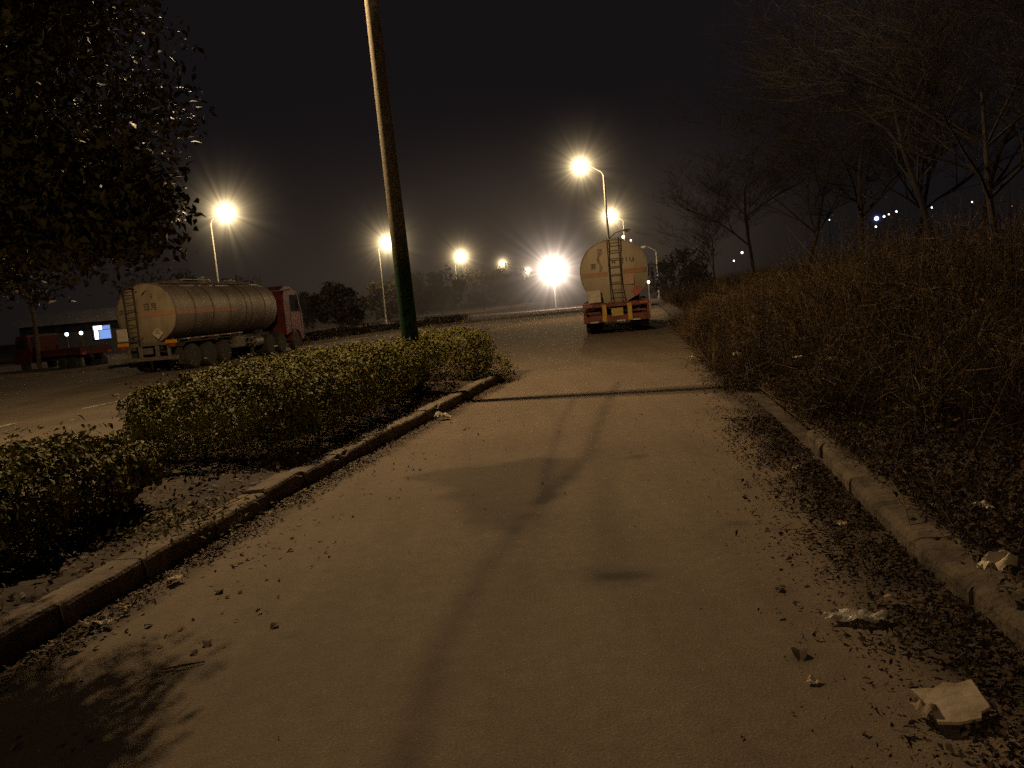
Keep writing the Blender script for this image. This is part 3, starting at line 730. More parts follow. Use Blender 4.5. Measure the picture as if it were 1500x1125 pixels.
for i, (px, y, h, sp_, ln, lb) in enumerate([(1045, 52, 9, .9, (.1, 0), 'leafless tree with arching twigs right behind the far truck, leftmost of the bare trees'), (1110, 38, 12, 1.0, (-.05, 0), 'tall bare tree beyond the tawny thicket'),
    (1180, 30, 12, 1.1, (.05, 0), 'second tall bare tree, over the right half of the tawny thicket'), (1250, 26, 12, 1.1, (.1, 0), 'bare tree with wide low boughs left of the blue lights'), (1330, 30, 13, 1.1, (0, 0), 'bare tree standing among the far blue lights'),
    (1370, 21, 12, 1.1, (-.12, 0), 'bare tree with pale bough crossing right of the blue lights'), (1430, 26, 13, 1.1, (.1, 0), 'thin bare tree just left of the nearest one at right'), (1480, 15, 10, 1.1, (-.1, 0), 'nearest bare tree rising at the right edge of the photo'),
    (1570, 19, 11, 1.1, (-.25, 0), 'leaning bare tree reaching in from beyond the right edge')]):
    p = D(px, 430, y); l_, s_ = inv(p.x, p.y)
    bare_tree(lb, (p.x, p.y, min(1.2, zbank(l_, s_))), h, sp_, 100 + i, ln, dens=4)

def leafy_tree(name, label, base, trunk_h, rx, rz, cz, n, size, clumps, m='fleaf', group=None, cut=None):
    t = empty(name, base); tag(t, label, 'tree', group)
    cs = []
    while len(cs) < clumps:
        v = rng.uniform(-1, 1, 3)
        if .25 < np.linalg.norm(v) < 1: cs.append(v * [rx, rx, rz] + [0, 0, cz])
    cs = np.array(cs); cr_ = rng.uniform(.16, .34, clumps) * rx
    ci = rng.integers(0, clumps, n); dv = norm(rng.normal(0, 1, (n, 3))); rr = rng.uniform(.55, 1.05, n)[:, None]
    P = cs[ci] + dv * cr_[ci][:, None] * rr
    P = P[P[:, 2] > trunk_h * .6]
    leaves('crown', P, norm(P - np.array([0, 0, cz])) + np.array([0, 0, .5]), size, M[m], t, width=.42, spread=.9, droop=.6)
    mb = MB(); r_ = max(.05, rx * .022)
    mb.tube([(0, 0, -.1), (.1, 0, trunk_h * .5), (-.05, .1, trunk_h), (0, 0, cz)], [r_ * 1.3, r_, r_ * .85, r_ * .5], 9)
    for c in cs[:24]:
        mb.tube([(0, 0, trunk_h + random.uniform(-.2, .4) * (cz - trunk_h)), tuple(c * .6 + np.array([0, 0, cz]) * .15), tuple(c)], [r_ * .45, r_ * .25, r_ * .08], 5)
    mb.build('trunk', M['bark'], t)
    return t
def near_tree():
    b0 = Vector((-4.95, 5.9, .15)); t = empty('broadleaf_tree', b0); tag(t, 'dark glossy leaved tree hanging into the upper left, its leaves catching glints', 'tree')
    tips = []; mb = MB(); tw = MB()
    mb.tube([(0, 0, -.1), (.05, .02, .9), (.02, .1, 1.8), (.1, .15, 3.0), (.15, .2, 5.2)], [.09, .075, .065, .05, .015], 9)
    rd = random.Random(5)
    while len(tips) < 620:
        v = Vector((rd.uniform(-1, 1), rd.uniform(-1, 1), rd.uniform(-1, 1)))
        if not .35 < (v.x ** 4 + v.y ** 4 + v.z ** 4) ** .25 < .97: continue
        p = Vector((v.x * 2.1 + .38, v.y * 1.9 + .45, v.z * 2.7 + 4.6)); p.x -= .25 * noise.noise(p * .9) + .1 * abs(p.z - 3.2)
        if p.z < 2.05 + .35 * noise.noise(p * 1.3): continue
        if p.z < 3.1 and (p.x > 2.25 - .9 * max(0, p.y - .2) or p.y > 1.5): continue
        tips.append(p)
    for i in range(62):
        u = rd.random(); tips.append(Vector((1.3 + 1.2 * u, -.05 + rd.uniform(-.3, .3), 2.3 + .25 * (1 - u) + rd.uniform(-.15, .2))))
    for p in tips:
        st = Vector((.08, .12, min(4.8, max(1.6, p.z - rd.uniform(.3, 1.2))))); m_ = st.lerp(p, .55) + Vector((rd.gauss(0, .12), rd.gauss(0, .12), .15))
        tw.tube([st, m_, p], [.014, .008, .003], 4, cap=False)
    P = []; N = []
    for p in tips:
        k = rd.randint(140, 230); r_ = rd.uniform(.24, .46)
        d = Vector((rd.gauss(0, 1), rd.gauss(0, 1), rd.gauss(-.6, .5))).normalized()
        for i in range(k):
            u = rd.uniform(-1, .7); q = p + d * u * r_ + Vector((rd.uniform(-1, 1), rd.uniform(-1, 1), rd.uniform(-1, 1))) * r_ * .72
            P.append(tuple(q)); N.append((rd.gauss(0, .6), rd.gauss(0, .6), 1))
    leaves('crown', P, N, .078, M['tleaf'], t, width=.5, spread=1.3, droop=.7)
    mb.build('trunk', M['bark'], t, smooth=True); tw.build('branches', M['twig'], t)
near_tree()
p = D(55, 520, 44)
leafy_tree('broadleaf_tree', 'far dark tree with a thin pale trunk standing left of the red truck', (p.x, p.y, .1), 4.6, 4.6, 4.5, 8.6, 8000, .3, 60, 'fleaf')
p = D(-130, 540, 42)
leafy_tree('broadleaf_tree', 'far dark tree cut off by the left edge behind the red truck', (p.x, p.y, .1), 3.5, 5.0, 5.5, 7.5, 8000, .3, 60, 'fleaf')
for px, y, rx, h, lb in [(500, 78, 2.6, 4.2, 'rounded bushy tree right of the red cab, left of the small lamp pole'), (450, 95, 3.0, 4.0, 'low dark tree just behind the red cab'), (610, 120, 4.2, 6.2, 'dark tree directly behind the utility pole base'),
    (650, 135, 4.5, 6.5, 'dark tree left of the lamp post in the middle of the far row'), (712, 150, 5, 7.6, 'wide dark tree between the middle and fourth lamps'), (752, 160, 4.6, 7.0, 'dark tree under the fourth lamp of the far row'), (795, 190, 5, 7.0, 'dark tree behind the brightest floodlight'),
    (570, 105, 3.4, 5.0, 'dark tree behind the second street lamp pole'), (345, 100, 4.5, 6.5, 'dark tree hidden behind the middle of the silver tanker'), (255, 85, 5, 7.0, 'dark tree beyond the left end of the silver tanker'), (840, 170, 4, 6, 'dark far tree left of the white tanker')]:
    p = D(px, 480, y)
    leafy_tree('roadside_tree', lb, (p.x, p.y, .05), h * .12, rx, h * .48, h * .55, 2600, .30 + y * .002, 40, 'fleaf', 'dark trees along the far side of the road')
p = D(1000, 430, 75); leafy_tree('roadside_tree', 'dark evergreen beyond the far truck on the right side', (p.x, p.y, .3), .6, 3.4, 2.6, 2.6, 2600, .4, 36, 'fleaf', 'dark trees along the far side of the road')
# low hedge on far verge
P = []; N = []
for i in range(5, 8):
    a, b = left[i], left[i + 1]; n_ = off[i]; L_ = (b - a).length
    for k in range(int(L_ * 420)):
        t = random.random(); q = a.lerp(b, t) + n_ * random.uniform(.5, 1.9); hgt = .35 + .45 * (.5 + .5 * fb(q.x, q.y, .4))
        P.append((q.x, q.y, .12 + random.random() ** .8 * hgt)); N.append((0, 0, 1))
o = leaves('low_hedge', P, N, .14, M['fleaf'], None, spread=1); tag(o, 'long low hedge lining the far side of the road behind the lamps', 'hedge')

# ------------------------------------------------------------------ utility pole
g = G(612, 592, 0)
t = empty('utility_pole', (g.x, g.y, .1)); tag(t, 'tall round concrete pole with dark green base, rising from the hedge out of frame', 'pole'); t.rotation_euler = (0, R(-.8), 0)
mb = MB(); mb.tube([(0, 0, -.3 + i * .55) for i in range(21)], [.152 - i * .0031 for i in range(21)], 28)
o = mb.build('shaft', M['pole'], t, smooth=True)
LD = Vector((-.96, .28, 0)); LH = 10.6; LR = 2.4
mb = MB(); mb.tube([(0, 0, 10.0), LD * .8 + Vector((0, 0, 10.5)), LD * (LR - .3) + Vector((0, 0, LH + .1))], [.05, .045, .035], 8); mb.build('arm', M['galv'], t, smooth=True)
mb = MB(); c_ = LD * LR + Vector((0, 0, LH + .1)); ra = Matrix.Rotation(math.atan2(LD.y, LD.x), 3, 'Z'); mb.box(c_, (.9, .34, .16), ra, .05); h_ = mb.build('lamp_head', M['lamphead'], t)
mb = MB(); mb.box(c_ - Vector((0, 0, .11)), (.6, .26, .06), ra, .02); mb.build('lens', M['lens'], h_)
for k in (-.09, .09):
    ld = bpy.data.lights.new('lamp_light', 'POINT'); ld.energy = 2350; ld.color = WARM; ld.shadow_soft_size = .06
    lo = bpy.data.objects.new('lamp_light', ld); C.objects.link(lo); lo.parent = t; lo.location = c_ + Vector((.28 * k, .96 * k, -.32))

# ------------------------------------------------------------------ street lamps
def street_lamp(label, x, y, heady, headx, top, low, core, k, col=(1, .74, .40), energy=0, group='tall street lamps', lit=True, lowlit=False, rz=0, ph=None, wide=0.0, lowx=None):
    """head offset headx from the pole, head height top, lower arm height low on the opposite side"""
    t = empty('street_lamp', (x, y, 0), rz); tag(t, label, 'street lamp', group)
    sg = 1 if headx > 0 else -1; ph = ph or top - .75
    mb = MB(); mb.tube([(0, 0, 0), (0, 0, .05), (0, 0, ph * .5), (0, 0, ph)], [.12, .11, .09, .065], 12); mb.build('pole', M['galv'], t, smooth=True)
    mb = MB(); mb.lathe([(0, .26), (.03, .26), (.04, .17), (.35, .15), (.4, .12)], 'Z', 12); mb.build('base', M['galv'], t)
    mb = MB(); mb.tube([(0, 0, ph - .1), (headx * .10, 0, ph + (top - ph) * .25), (headx * .7, 0, top - .12), (headx, 0, top)], [.05, .045, .04, .03], 8); mb.build('arm', M['galv'], t, smooth=True)
    def head(hx, hz, on, s_=1.0):
        d = 1 if hx > 0 else -1
        mb = MB(); poly = [(-.1, -.03), (.1, -.09), (.62, -.07), (.72, 0), (.55, .09), (.1, .09)]
        vs = []; W_ = [.06, .14, .13, .05, .10, .10]
        mb.v = []; n = 6
        mb.add([((p[0] * d * s_) + hx, -w2 * s_, p[1] * s_ + hz) for p, w2 in zip(poly, W_)] + [((p[0] * d * s_) + hx, w2 * s_, p[1] * s_ + hz) for p, w2 in zip(poly, W_)],
               [tuple(range(n)), tuple(range(n, 2 * n))[::-1]] + [(i, (i + 1) % n, n + (i + 1) % n, n + i) for i in range(n)])
        h_ = mb.build('lamp_head', M['lamphead'], t)
        mb = MB(); prof = [(-.11, .05), (-.07, .13), (0, .16)]
        mb.lathe(prof, 'Z', 12, (0, 0, 0), 1.5, .8); l_ = mb.build('lens', M['lens'] if on else M['lensoff'], h_); l_.location = (hx + .36 * d * s_, 0, hz - .08 * s_); l_.scale = (s_,) * 3
        return h_
    head(headx, top, lit)
    if low:
        lx = lowx or -sg * .95
        mb = MB(); mb.tube([(0, 0, low - .5), (lx * .5, 0, low - .12), (lx, 0, low)], [.035, .03, .025], 8); mb.build('lower_arm', M['galv'], t, smooth=True)
        head(lx, low, lowlit, .75)
    if core:
        ball('painted_glow', (headx + .3 * sg, 0, top - .1), core * 7, glow_mat('glow', core, k, col, wide), t)  # added emissive ball that paints the bloom around the head
    if energy:
        ld = bpy.data.lights.new('lamp_light', 'POINT'); ld.energy = energy; ld.color = WARM; ld.shadow_soft_size = .18
        lo = bpy.data.objects.new('lamp_light', ld); C.objects.link(lo); lo.parent = t; lo.location = (headx + .36 * sg, 0, top - .32)
    return t
KG = 1.15
def lamp_px(label, px, py, y, headx, low, core_px, energy=0, **kw):
    p = D(px, py, y); core = core_px / F * y
    top = p.z + .1; sg = 1 if headx > 0 else -1
    return street_lamp(label, p.x - headx - .3 * sg, y, 0, headx, top, low, core, KG, energy=energy, **kw)
E1 = 2600
lamp_px('lit street lamp rising behind the silver tanker, leftmost of the row', 330, 312, 62, .85, 5.2, 19, E1)
lamp_px('lit street lamp beside the concrete pole with its lower arm in view', 568, 356, 100, .85, 5.0, 15, E1)
lamp_px('lit street lamp in the middle of the far row', 675, 376, 148, .85, 5.0, 11.5, E1)
lamp_px('small lit street lamp, fourth of the far row', 736, 386, 193, .85, None, 6, 2500)
lamp_px('farthest lit street lamp with its head right beside the big glare', 773, 397, 250, .8, 5, 5, 2500)
lamp_px('tallest lit street lamp in view, above the white tanker', 850, 244, 55, -1.15, 5.4, 16, E1)
lamp_px('lit street lamp just above the top of the white tanker', 894, 317, 95, -1.1, None, 13.5, E1)
# far unlit lamp on the right of the truck
p = D(966, 440, 105); street_lamp('thin unlit street lamp right of the white tanker', p.x, 105, 0, -1.2, 6.6, None, None, 0, lit=False, group=None)
# low lit path lamps by the truck
for px, py, y, s_, lb in [(913, 347, 88, .16, 'small bright lamp right above the top of the white tanker'), (924, 352, 92, .09, 'tiny bright lamp right of the small one over the white tanker'), (950, 413, 60, .10, 'small bright yellow lamp at the right edge of the white tanker')]:
    p = D(px, py, y); t = empty('path_lamp', (p.x, p.y, 0)); tag(t, lb, 'lamp', 'small lamps behind the white tanker')
    mb = MB(); mb.tube([(0, 0, 0), (0, 0, p.z - .1)], [.06, .04], 8); mb.build('pole', M['galv'], t)
    mb = MB(); mb.lathe([(-s_, .05), (-s_ * .5, s_ * .8), (0, s_), (s_ * .6, s_ * .8), (s_ * .9, .05)], 'Z', 12); o = mb.build('globe', M['lens'], t, smooth=True); o.location = (0, 0, p.z)
# floodlight
p = D(810, 396, 90)
t = empty('floodlight', (p.x, p.y, 0)); tag(t, 'brightest pinkish white floodlight low over the road left of the white tanker', 'floodlight')
mb = MB(); mb.tube([(0, 0, 0), (0, 0, p.z - .25)], [.09, .07], 10); mb.build('pole', M['galv'], t)
mb = MB(); mb.box((0, .12, p.z), (.7, .2, .5), bev=.04); h_ = mb.build('lamp_head', M['lamphead'], t)
mb = MB(); mb.box((0, .0, p.z), (.6, .03, .42), bev=.01); mb.build('lens', M['flens'], h_)
ball('painted_glow', (0, 0, p.z), 24 / F * 90 * 7, glow_mat('glow', 24 / F * 90, 1.3, (1, .78, .62), .0), t)  # painted bloom around the floodlight
ld = bpy.data.lights.new('flood_light', 'SPOT'); ld.energy = 9000; ld.color = (1, .78, .55); ld.spot_size = R(150); ld.spot_blend = .6; ld.shadow_soft_size = .25
lo = bpy.data.objects.new('flood_light', ld); C.objects.link(lo); lo.location = (p.x, p.y - .25, p.z); lo.rotation_euler = (R(58), 0, R(-12))
# next lamp of the near row, behind the photographer
ld = bpy.data.lights.new('lamp_light', 'POINT'); ld.energy = 3000; ld.color = WARM; ld.shadow_soft_size = .15
lo = bpy.data.objects.new('lamp_light', ld); C.objects.link(lo); lo.location = W(-6.5, -26, 10.6)
# distant lights on the right
for i, (px, py, y, s_, mt, lb) in enumerate([(1284, 320, 300, .75, 'blue', 'brightest blue white far light on the right'), (1295, 317, 320, .42, 'cool', 'far light just right of the brightest blue one'), (1302, 314, 330, .28, 'cool', 'dim third light of the far diagonal row'),
    (1313, 310, 330, .38, 'cool', 'last light of the far diagonal row'), (1283, 332, 300, .32, 'cool', 'small light right under the brightest blue one'), (1357, 312, 320, .4, 'cool', 'lower light of the pair right of the blue row'), (1365, 304, 320, .3, 'cool', 'upper light of the pair right of the blue row'),
    (1424, 296, 320, .28, 'cool', 'lone faint light left of the right edge'), (1482, 303, 320, .32, 'cool', 'far light nearest the right edge'), (1087, 370, 300, .42, 'cool', 'small white light over the tawny thicket'), (1075, 382, 300, .3, 'cool', 'small white light lower left of the one over the thicket'), (1215, 322, 320, .2, 'cool', 'faint far light left of the blue one')]):
    p = D(px, py, y); t = empty('distant_lamp', (p.x, p.y, 0)); tag(t, lb, 'distant light', 'far lights beyond the bare trees')
    mb = MB(); mb.tube([(0, 0, 0), (0, 0, p.z)], [.15, .08], 6); mb.build('mast', M['dark'], t)
    mb = MB(); mb.lathe([(-s_, .05), (-s_ * .6, s_ * .8), (0, s_), (s_ * .6, s_ * .8), (s_, .05)], 'Z', 10); o = mb.build('lens', M[mt], t, smooth=True); o.location = (0, 0, p.z)
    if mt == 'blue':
        ball('painted_glow', (0, 0, p.z), 14 / F * y, glow_mat('glow', 2.0 / F * y, .9, (.25, .35, 1), .0), t)  # painted bloom around the blue light

# ------------------------------------------------------------------ tanker trucks
def wheel(parent, x, y, r_=.5, w_=.32, side=1, dual=True):
    t = MB(); ww = w_ * (1.9 if dual else 1)
    prof = [(-.5, .60), (-.5, .90), (-.44, .97), (-.3, 1.0), (-.06, 1.0), (-.04, .93), (.04, .93), (.06, 1.0), (.3, 1.0), (.44, .97), (.5, .90), (.5, .60)]
    t.lathe([(a * ww, b * r_) for a, b in prof], 'X', 32)
    h = bpy.data.objects.new('wheel', None)
    o = t.build('wheel', M['tyre'], parent, smooth=True); o.location = (x, y, r_)
    m = MB(); s_ = side
    m.lathe([(s_ * ww * .40, .62 * r_), (s_ * ww * .47, .60 * r_), (s_ * ww * .46, .54 * r_), (s_ * ww * .22, .46 * r_), (s_ * ww * .20, .24 * r_), (s_ * ww * .42, .2 * r_), (s_ * ww * .45, .1 * r_)], 'X', 24)
    for k in range(8):
        a = k * PI / 4; m.tube([(s_ * ww * .2, math.cos(a) * .33 * r_, math.sin(a) * .33 * r_), (s_ * ww * .28, math.cos(a) * .33 * r_, math.sin(a) * .33 * r_)], .018, 6)
    m.build('rim', M['rim'], o)
    return o
def txt(s, size, m, parent, loc, rot=(R(90), 0, 0), name='lettering', ext=.004):
    cu = bpy.data.curves.new('t', 'FONT'); cu.body = s; cu.size = size; cu.extrude = ext; cu.align_x = 'CENTER'; cu.align_y = 'CENTER'
    o = bpy.data.objects.new('t', cu); C.objects.link(o); dg = bpy.context.evaluated_depsgraph_get(); dg.update()
    me = bpy.data.meshes.new_from_object(o.evaluated_get(dg)); bpy.data.objects.remove(o)
    me.materials.clear(); me.materials.append(m)
    o = bpy.data.objects.new(name, me); C.objects.link(o); o.parent = parent; o.location = loc; o.rotation_euler = rot
    return o
TZ, TRX, TRZ = 2.32, 1.24, 1.17
def tanker(label, loc, rz, style):
    t = empty('tanker_truck', loc, rz); tag(t, label, 'tanker truck', 'parked tanker trucks')
    y0, y1 = .28, 9.35; frame = M['greyf'] if style == 1 else M['redf']
    def sect(u, sx, sz, n=56):      # rounded section, flatter belly
        vs = []
        for k in range(n):
            a = 2 * PI * k / n; c_, s_ = math.cos(a), math.sin(a)
            e_ = .92
            x = math.copysign(abs(c_) ** e_, c_) * TRX * sx; z = math.copysign(abs(s_) ** e_, s_) * TRZ * sz
            if z < -.5 * TRZ * sz: x *= 1 - .10 * ((-z / (TRZ * sz) - .5) / .5)
            vs.append((x, u, TZ + z))
        return vs
    n = 56
    mb = MB(); rings = [sect(y0, 1, 1), sect(y0 + .02, 1, 1)]
    ys = np.linspace(y0 + .02, y1, 12)
    vs = []
    for yy in ys: vs += sect(yy, 1, 1)
    for q in (.35, .6, .8, .93, .99): vs += sect(y1 + .32 * q, math.sqrt(1 - (q * .97) ** 2), math.sqrt(1 - (q * .97) ** 2))
    K = len(vs) // n
    mb.add(vs, [(i * n + k, i * n + (k + 1) % n, (i + 1) * n + (k + 1) % n, (i + 1) * n + k) for i in range(K - 1) for k in range(n)])
    mb.add([], []); mb.f.append(tuple((K - 1) * n + k for k in range(n))); mb.m.append(0)
    tank = mb.build('tank', M['tank'] if style == 1 else M['end'], t, smooth=True)
    # domed rear end
    mb = MB(); vs = sect(y0 + .03, 1.004, 1.004)
    for q in (.0, .2, .4, .6, .8, .92): 
        s_ = (1 - q) ; vs += sect(y0 - .24 * (1 - s_ ** 2.4) - .005, s_ * .985 + .002, s_ * .985 + .002)
    vs += sect(y0 - .25, .01, .01)
    K = len(vs) // n
    mb.add(vs, [(i * n + k, i * n + (k + 1) % n, (i + 1) * n + (k + 1) % n, (i + 1) * n + k) for i in range(K - 1) for k in range(n)])
    mb.build('tank_end', M['endd'] if style == 1 else M['end'], t, smooth=True)
    def yend(x, z):      # y of the dome at x,z
        rr = min(.99, math.hypot(x / TRX, (z - TZ) / TRZ)); return y0 - .24 * (1 - rr ** 2.4) - .012
    # rim flange
    mb = MB(); vs = []
    for (yy, q) in ((y0 - .03, 1.0), (y0 - .03, 1.022), (y0 + .05, 1.022), (y0 + .05, 1.0)): vs += sect(yy, q, q)
    mb.add(vs, [(i * n + k, i * n + (k + 1) % n, ((i + 1) % 4) * n + (k + 1) % n, ((i + 1) % 4) * n + k) for i in range(4) for k in range(n)])
    mb.build('end_flange', M['tank'] if style == 1 else M['end'], t)
    # bands round the tank
    for yy in (1.75, 3.2, 4.7, 6.2, 6.75, 8.1):
        mb = MB(); vs = []
        for (a, q) in ((-.03, .998), (-.03, 1.012), (.03, 1.012), (.03, .998)): vs += sect(yy + a, q, q)
        mb.add(vs, [(i * n + k, i * n + (k + 1) % n, ((i + 1) % 4) * n + (k + 1) % n, ((i + 1) % 4) * n + k) for i in range(4) for k in range(n)])
        mb.build('tank_band', M['band'], t)
    # orange stripe, sides and end
    def stripe_side(sx, ya, yb):
        mb = MB(); vs = []
        zz = np.linspace(TZ - .12, TZ + .07, 5)
        for z in zz:
            x = TRX * (1 - min(1, abs((z - TZ) / TRZ)) ** (2 / .92)) ** (.92 / 2) + .006
            vs += [(sx * x, ya, z), (sx * x, yb, z)]
        mb.add(vs, [(2 * i, 2 * i + 1, 2 * i + 3, 2 * i + 2) for i in range(4)])
        mb.build('stripe', M['orange'], t)
    for sx in (-1, 1): stripe_side(sx, y0 + .06, 5.2)
    lx = -.42 if style == 1 else .05
    def stripe_end(xa, xb, za, zb):
        mb = MB(); k = 14; vs = []
        for i in range(k + 1):
            x = xa + (xb - xa) * i / k
            for z in (za, zb): vs.append((x, yend(x, z) - .004, z))
        mb.add(vs, [(2 * i, 2 * i + 1, 2 * i + 3, 2 * i + 2) for i in range(k)]); mb.build('stripe', M['orange'], t)
    if style == 1: stripe_end(lx + .3, 1.15, TZ - .12, TZ + .06)
    else: stripe_end(-1.2, lx - .28, TZ - .16, TZ + .0); stripe_end(lx + .28, 1.2, TZ - .12, TZ + .06)
    for sx in (-1, 1):
        mb = MB()
        for i in range(9): mb.box((sx * 1.215, 1.0 + i * .55, 1.225), (.012, .28, .045), mi=i % 2)
        mb.build('reflective_tape', [M['white'], M['placR']], t)
    mb = MB(); mb.tube([(.9, .35, 1.3), (1.0, .3, 1.0), (.7, .28, .78), (.3, .3, .82), (.1, .5, .95)], .05, 8); mb.build('hose', M['tyre'], t, smooth=True)
    # ladder
    mb = MB(); yl = y0 - .36
    for sx in (-.21, .21):
        mb.tube([(lx + sx, yl, 1.18), (lx + sx, yl, 3.35), (lx + sx, yl + .12, 3.56), (lx + sx, y0 + .25, 3.58)], .022, 8)
    for k in range(8): mb.tube([(lx - .21, yl, 1.33 + k * .29), (lx + .21, yl, 1.33 + k * .29)], .016, 6)
    for z in (1.4, 2.4, 3.2):
        for sx in (-.21, .21): mb.tube([(lx + sx, yl, z), (lx + sx, yend(lx + sx, z) + .03, z)], .014, 6)
    mb.build('ladder', M['dark'] if style == 1 else M['band'], t)
    # top walkway, manholes
    mb = MB(); mb.box((0, 4.9, 3.51), (.62, 7.6, .035)); 
    for sx in (-.32, .32): mb.tube([(sx, 1.1, 3.56), (sx, 8.7, 3.56)], .018, 6)
    mb.build('walkway', M['greyf'], t)
    for yy in (2.6, 4.9, 7.2):
        mb = MB(); mb.lathe([(3.5, .27), (3.6, .27), (3.61, .3), (3.64, .3), (3.67, .2), (3.68, .05)], 'Z', 20, (0, yy, 0)); mb.build('manhole', M['tank'], t, smooth=True)
    mb = MB(); mb.tube([(-.3, 3.6, 3.56), (-.3, 3.65, 3.72), (-.3, 5.6, 3.72), (-.3, 5.65, 3.56)], .018, 6); mb.build('handrail', M['galv'], t)
    # chassis
    mb = MB()
    for sx in (-.45, .45): mb.box((sx, 5.6, 1.0), (.14, 10.8, .2))
    for yy in (.7, 1.9, 3.1, 4.3, 5.6, 6.9): mb.box((0, yy, .98), (.9, .12, .14))
    for yy in (.9, 2.5, 4.1, 6.0, 8.2): mb.box((0, yy, 1.17), (1.7, .18, .16), bev=.02)
    mb.build('chassis', M['dark'], t)
    # rear frame
    if style == 1:
        mb = MB(); mb.box((0, .12, 1.12), (2.3, .1, .13), bev=.01); mb.box((0, .10, .55), (2.42, .12, .15), bev=.015)
        for x in (-.85, -.35, .35, .85): mb.box((x, .12, .84), (.16 if abs(x) < .5 else .12, .08, .44), bev=.01)
        mb.build('rear_bumper', frame, t)
        mb = MB(); mb.box((0, .055, .86), (.42, .02, .24), bev=.005); mb.build('number_plate', M['greyf'], t)
        for x in (-1.02, 1.02):
            mb = MB(); mb.box((x, .04, 1.17), (.48, .07, .15), bev=.02); mb.build('tail_light', M['lampO'], t)
            mb = MB(); mb.box((x, .05, 1.02), (.3, .05, .12), bev=.015); mb.build('tail_light', M['redf'], t)
        mb = MB(); mb.box((-1.02, .06, 1.55), (.46, .05, .5), bev=.05); mb.build('warning_board', M['white'], t)
        mb = MB(); mb.box((.45, yend(.45, 1.5) - .04, 1.52), (.34, .02, .34), Matrix.Rotation(R(45), 3, 'Y'), .01); pl = mb.build('placard', M['white'], t)
        mb = MB(); mb.box((.45, yend(.45, 1.5) - .054, 1.52), (.25, .004, .02)); mb.box((.45, yend(.45, 1.5) - .054, 1.60), (.06, .004, .08)); mb.build('placard_symbol', M['ink'], pl)
        txt('日月', .30, M['ink'], t, (.35, yend(.35, 2.55) - .03, 2.56))
        txt('危', .2, M['ink'], t, (-.95, yend(-.95, 2.45) - .03, 2.45))
    else:
        mb = MB(); mb.box((0, .12, 1.09), (2.5, .12, .16), bev=.01); mb.box((0, .12, .57), (2.5, .1, .26), bev=.012)
        for x in (-1.19, 1.19): mb.box((x, .14, .82), (.1, .08, .3))
        mb.box((-.85, .14, .82), (.5, .04, .07)); mb.box((.85, .14, .82), (.5, .04, .07))
        mb.build('rear_bumper', frame, t)
        for x in (-.45, .5):
            mb = MB(); mb.box((x, .04, .78), (.17, .05, .64), bev=.008); mb.build('reflective_post', M['yel'], t)
        mb = MB(); mb.box((.03, .05, .80), (.44, .03, .3), bev=.006); mb.build('number_plate', M['plate'], t)
        for x in (-.85, .15, .7):
            mb = MB(); mb.box((x, .06, .47), (.32, .012, .05)); mb.build('reflector', M['white'], t)
        mb = MB(); mb.box((-.78, .0, 1.43), (.48, .04, .46), bev=.02); mb.build('warning_board', M['white'], t)
        mb = MB(); mb.box((.80, yend(.8, 1.55) - .05, 1.55), (.32, .02, .32), Matrix.Rotation(R(45), 3, 'Y'), .01); pl = mb.build('placard', M['placR'], t)
        mb = MB(); mb.lathe([(0, .0001), (.05, .05), (.12, .035), (.16, .002)], 'Z', 10, (.80, yend(.8, 1.55) - .062, 1.56), 1, .15); mb.build('placard_symbol', M['ink'], pl)
        mb = MB(); mb.box((.55, yend(.55, 2.0) - .01, 1.98), (.36, .01, .36), bev=0); mb.build('notice', M['notice'], t)
        txt('苏', .24, M['ink'], t, (-.74, yend(-.74, 2.5) - .03, 2.55))
        txt('J', .24, M['ink'], t, (.36, yend(.36, 2.7) - .03, 2.72)); txt('I U', .24, M['ink'], t, (.62, yend(.6, 2.7) - .03, 2.72))
        txt('H', .2, M['ink'], t, (.02, yend(0, 2.6) - .03, 2.66))
        for x in (-1.05, 1.05):
            mb = MB(); mb.box((x, .05, 1.09), (.34, .03, .1), bev=.01); mb.build('tail_light', M['placR'], t)
        # dent / rust smear patch
        mb = MB(); k = 10; vs = []
        for i in range(k + 1):
            z = 2.35 + .85 * i / k; xc = -.50 + .05 * math.sin(i * .9); wv = .035 + .03 * math.sin(i * 2.1) ** 2 + (.04 if i > 7 else 0)
            for x in (xc - wv, xc + wv): vs.append((x, yend(x, z) - .003, z))
        mb.add(vs, [(2 * i, 2 * i + 1, 2 * i + 3, 2 * i + 2) for i in range(k)]); mb.build('rust_streak', M['rust'], t)
    # side rails / boxes / fenders
    for sx in (-1, 1):
        mb = MB(); mb.box((sx * 1.16, 3.0, 1.22), (.1, 4.9, .06), bev=.01)
        mb.build('side_rail', M['greyf'], t)
        mb = MB()
        mb.prism([(.55, .95), (.75, 1.12), (4.35, 1.12), (4.6, .95), (4.56, .95), (4.33, 1.09), (.77, 1.09), (.59, .95)], sx * .9 - .3 * (sx > 0) + (0 if sx > 0 else -.0), sx * .9 + .3)
        mb.build('mudguard', M['dark'], t)
        mb = MB(); mb.box((sx * 1.0, 5.35, .82), (.4, .8, .5), bev=.03); mb.build('tool_box', M['greyf'], t)
        mb = MB(); mb.tube([(sx * 1.15, 5.8, .72), (sx * 1.15, 7.4, .72)], .025, 6); mb.tube([(sx * 1.15, 5.8, .95), (sx * 1.15, 7.4, .95)], .025, 6)
        for yy in (5.9, 6.6, 7.3): mb.tube([(sx * 1.15, yy, .6), (sx * 1.15, yy, 1.1)], .02, 6)
        mb.build('side_guard', M['greyf'], t)
        mb = MB(); mb.lathe([(-.38, .02), (-.36, .24), (.36, .24), (.38, .02)], 'Y', 18, (sx * .95, 7.3, .72)); mb.build('fuel_tank', M['tank'], t, smooth=True)
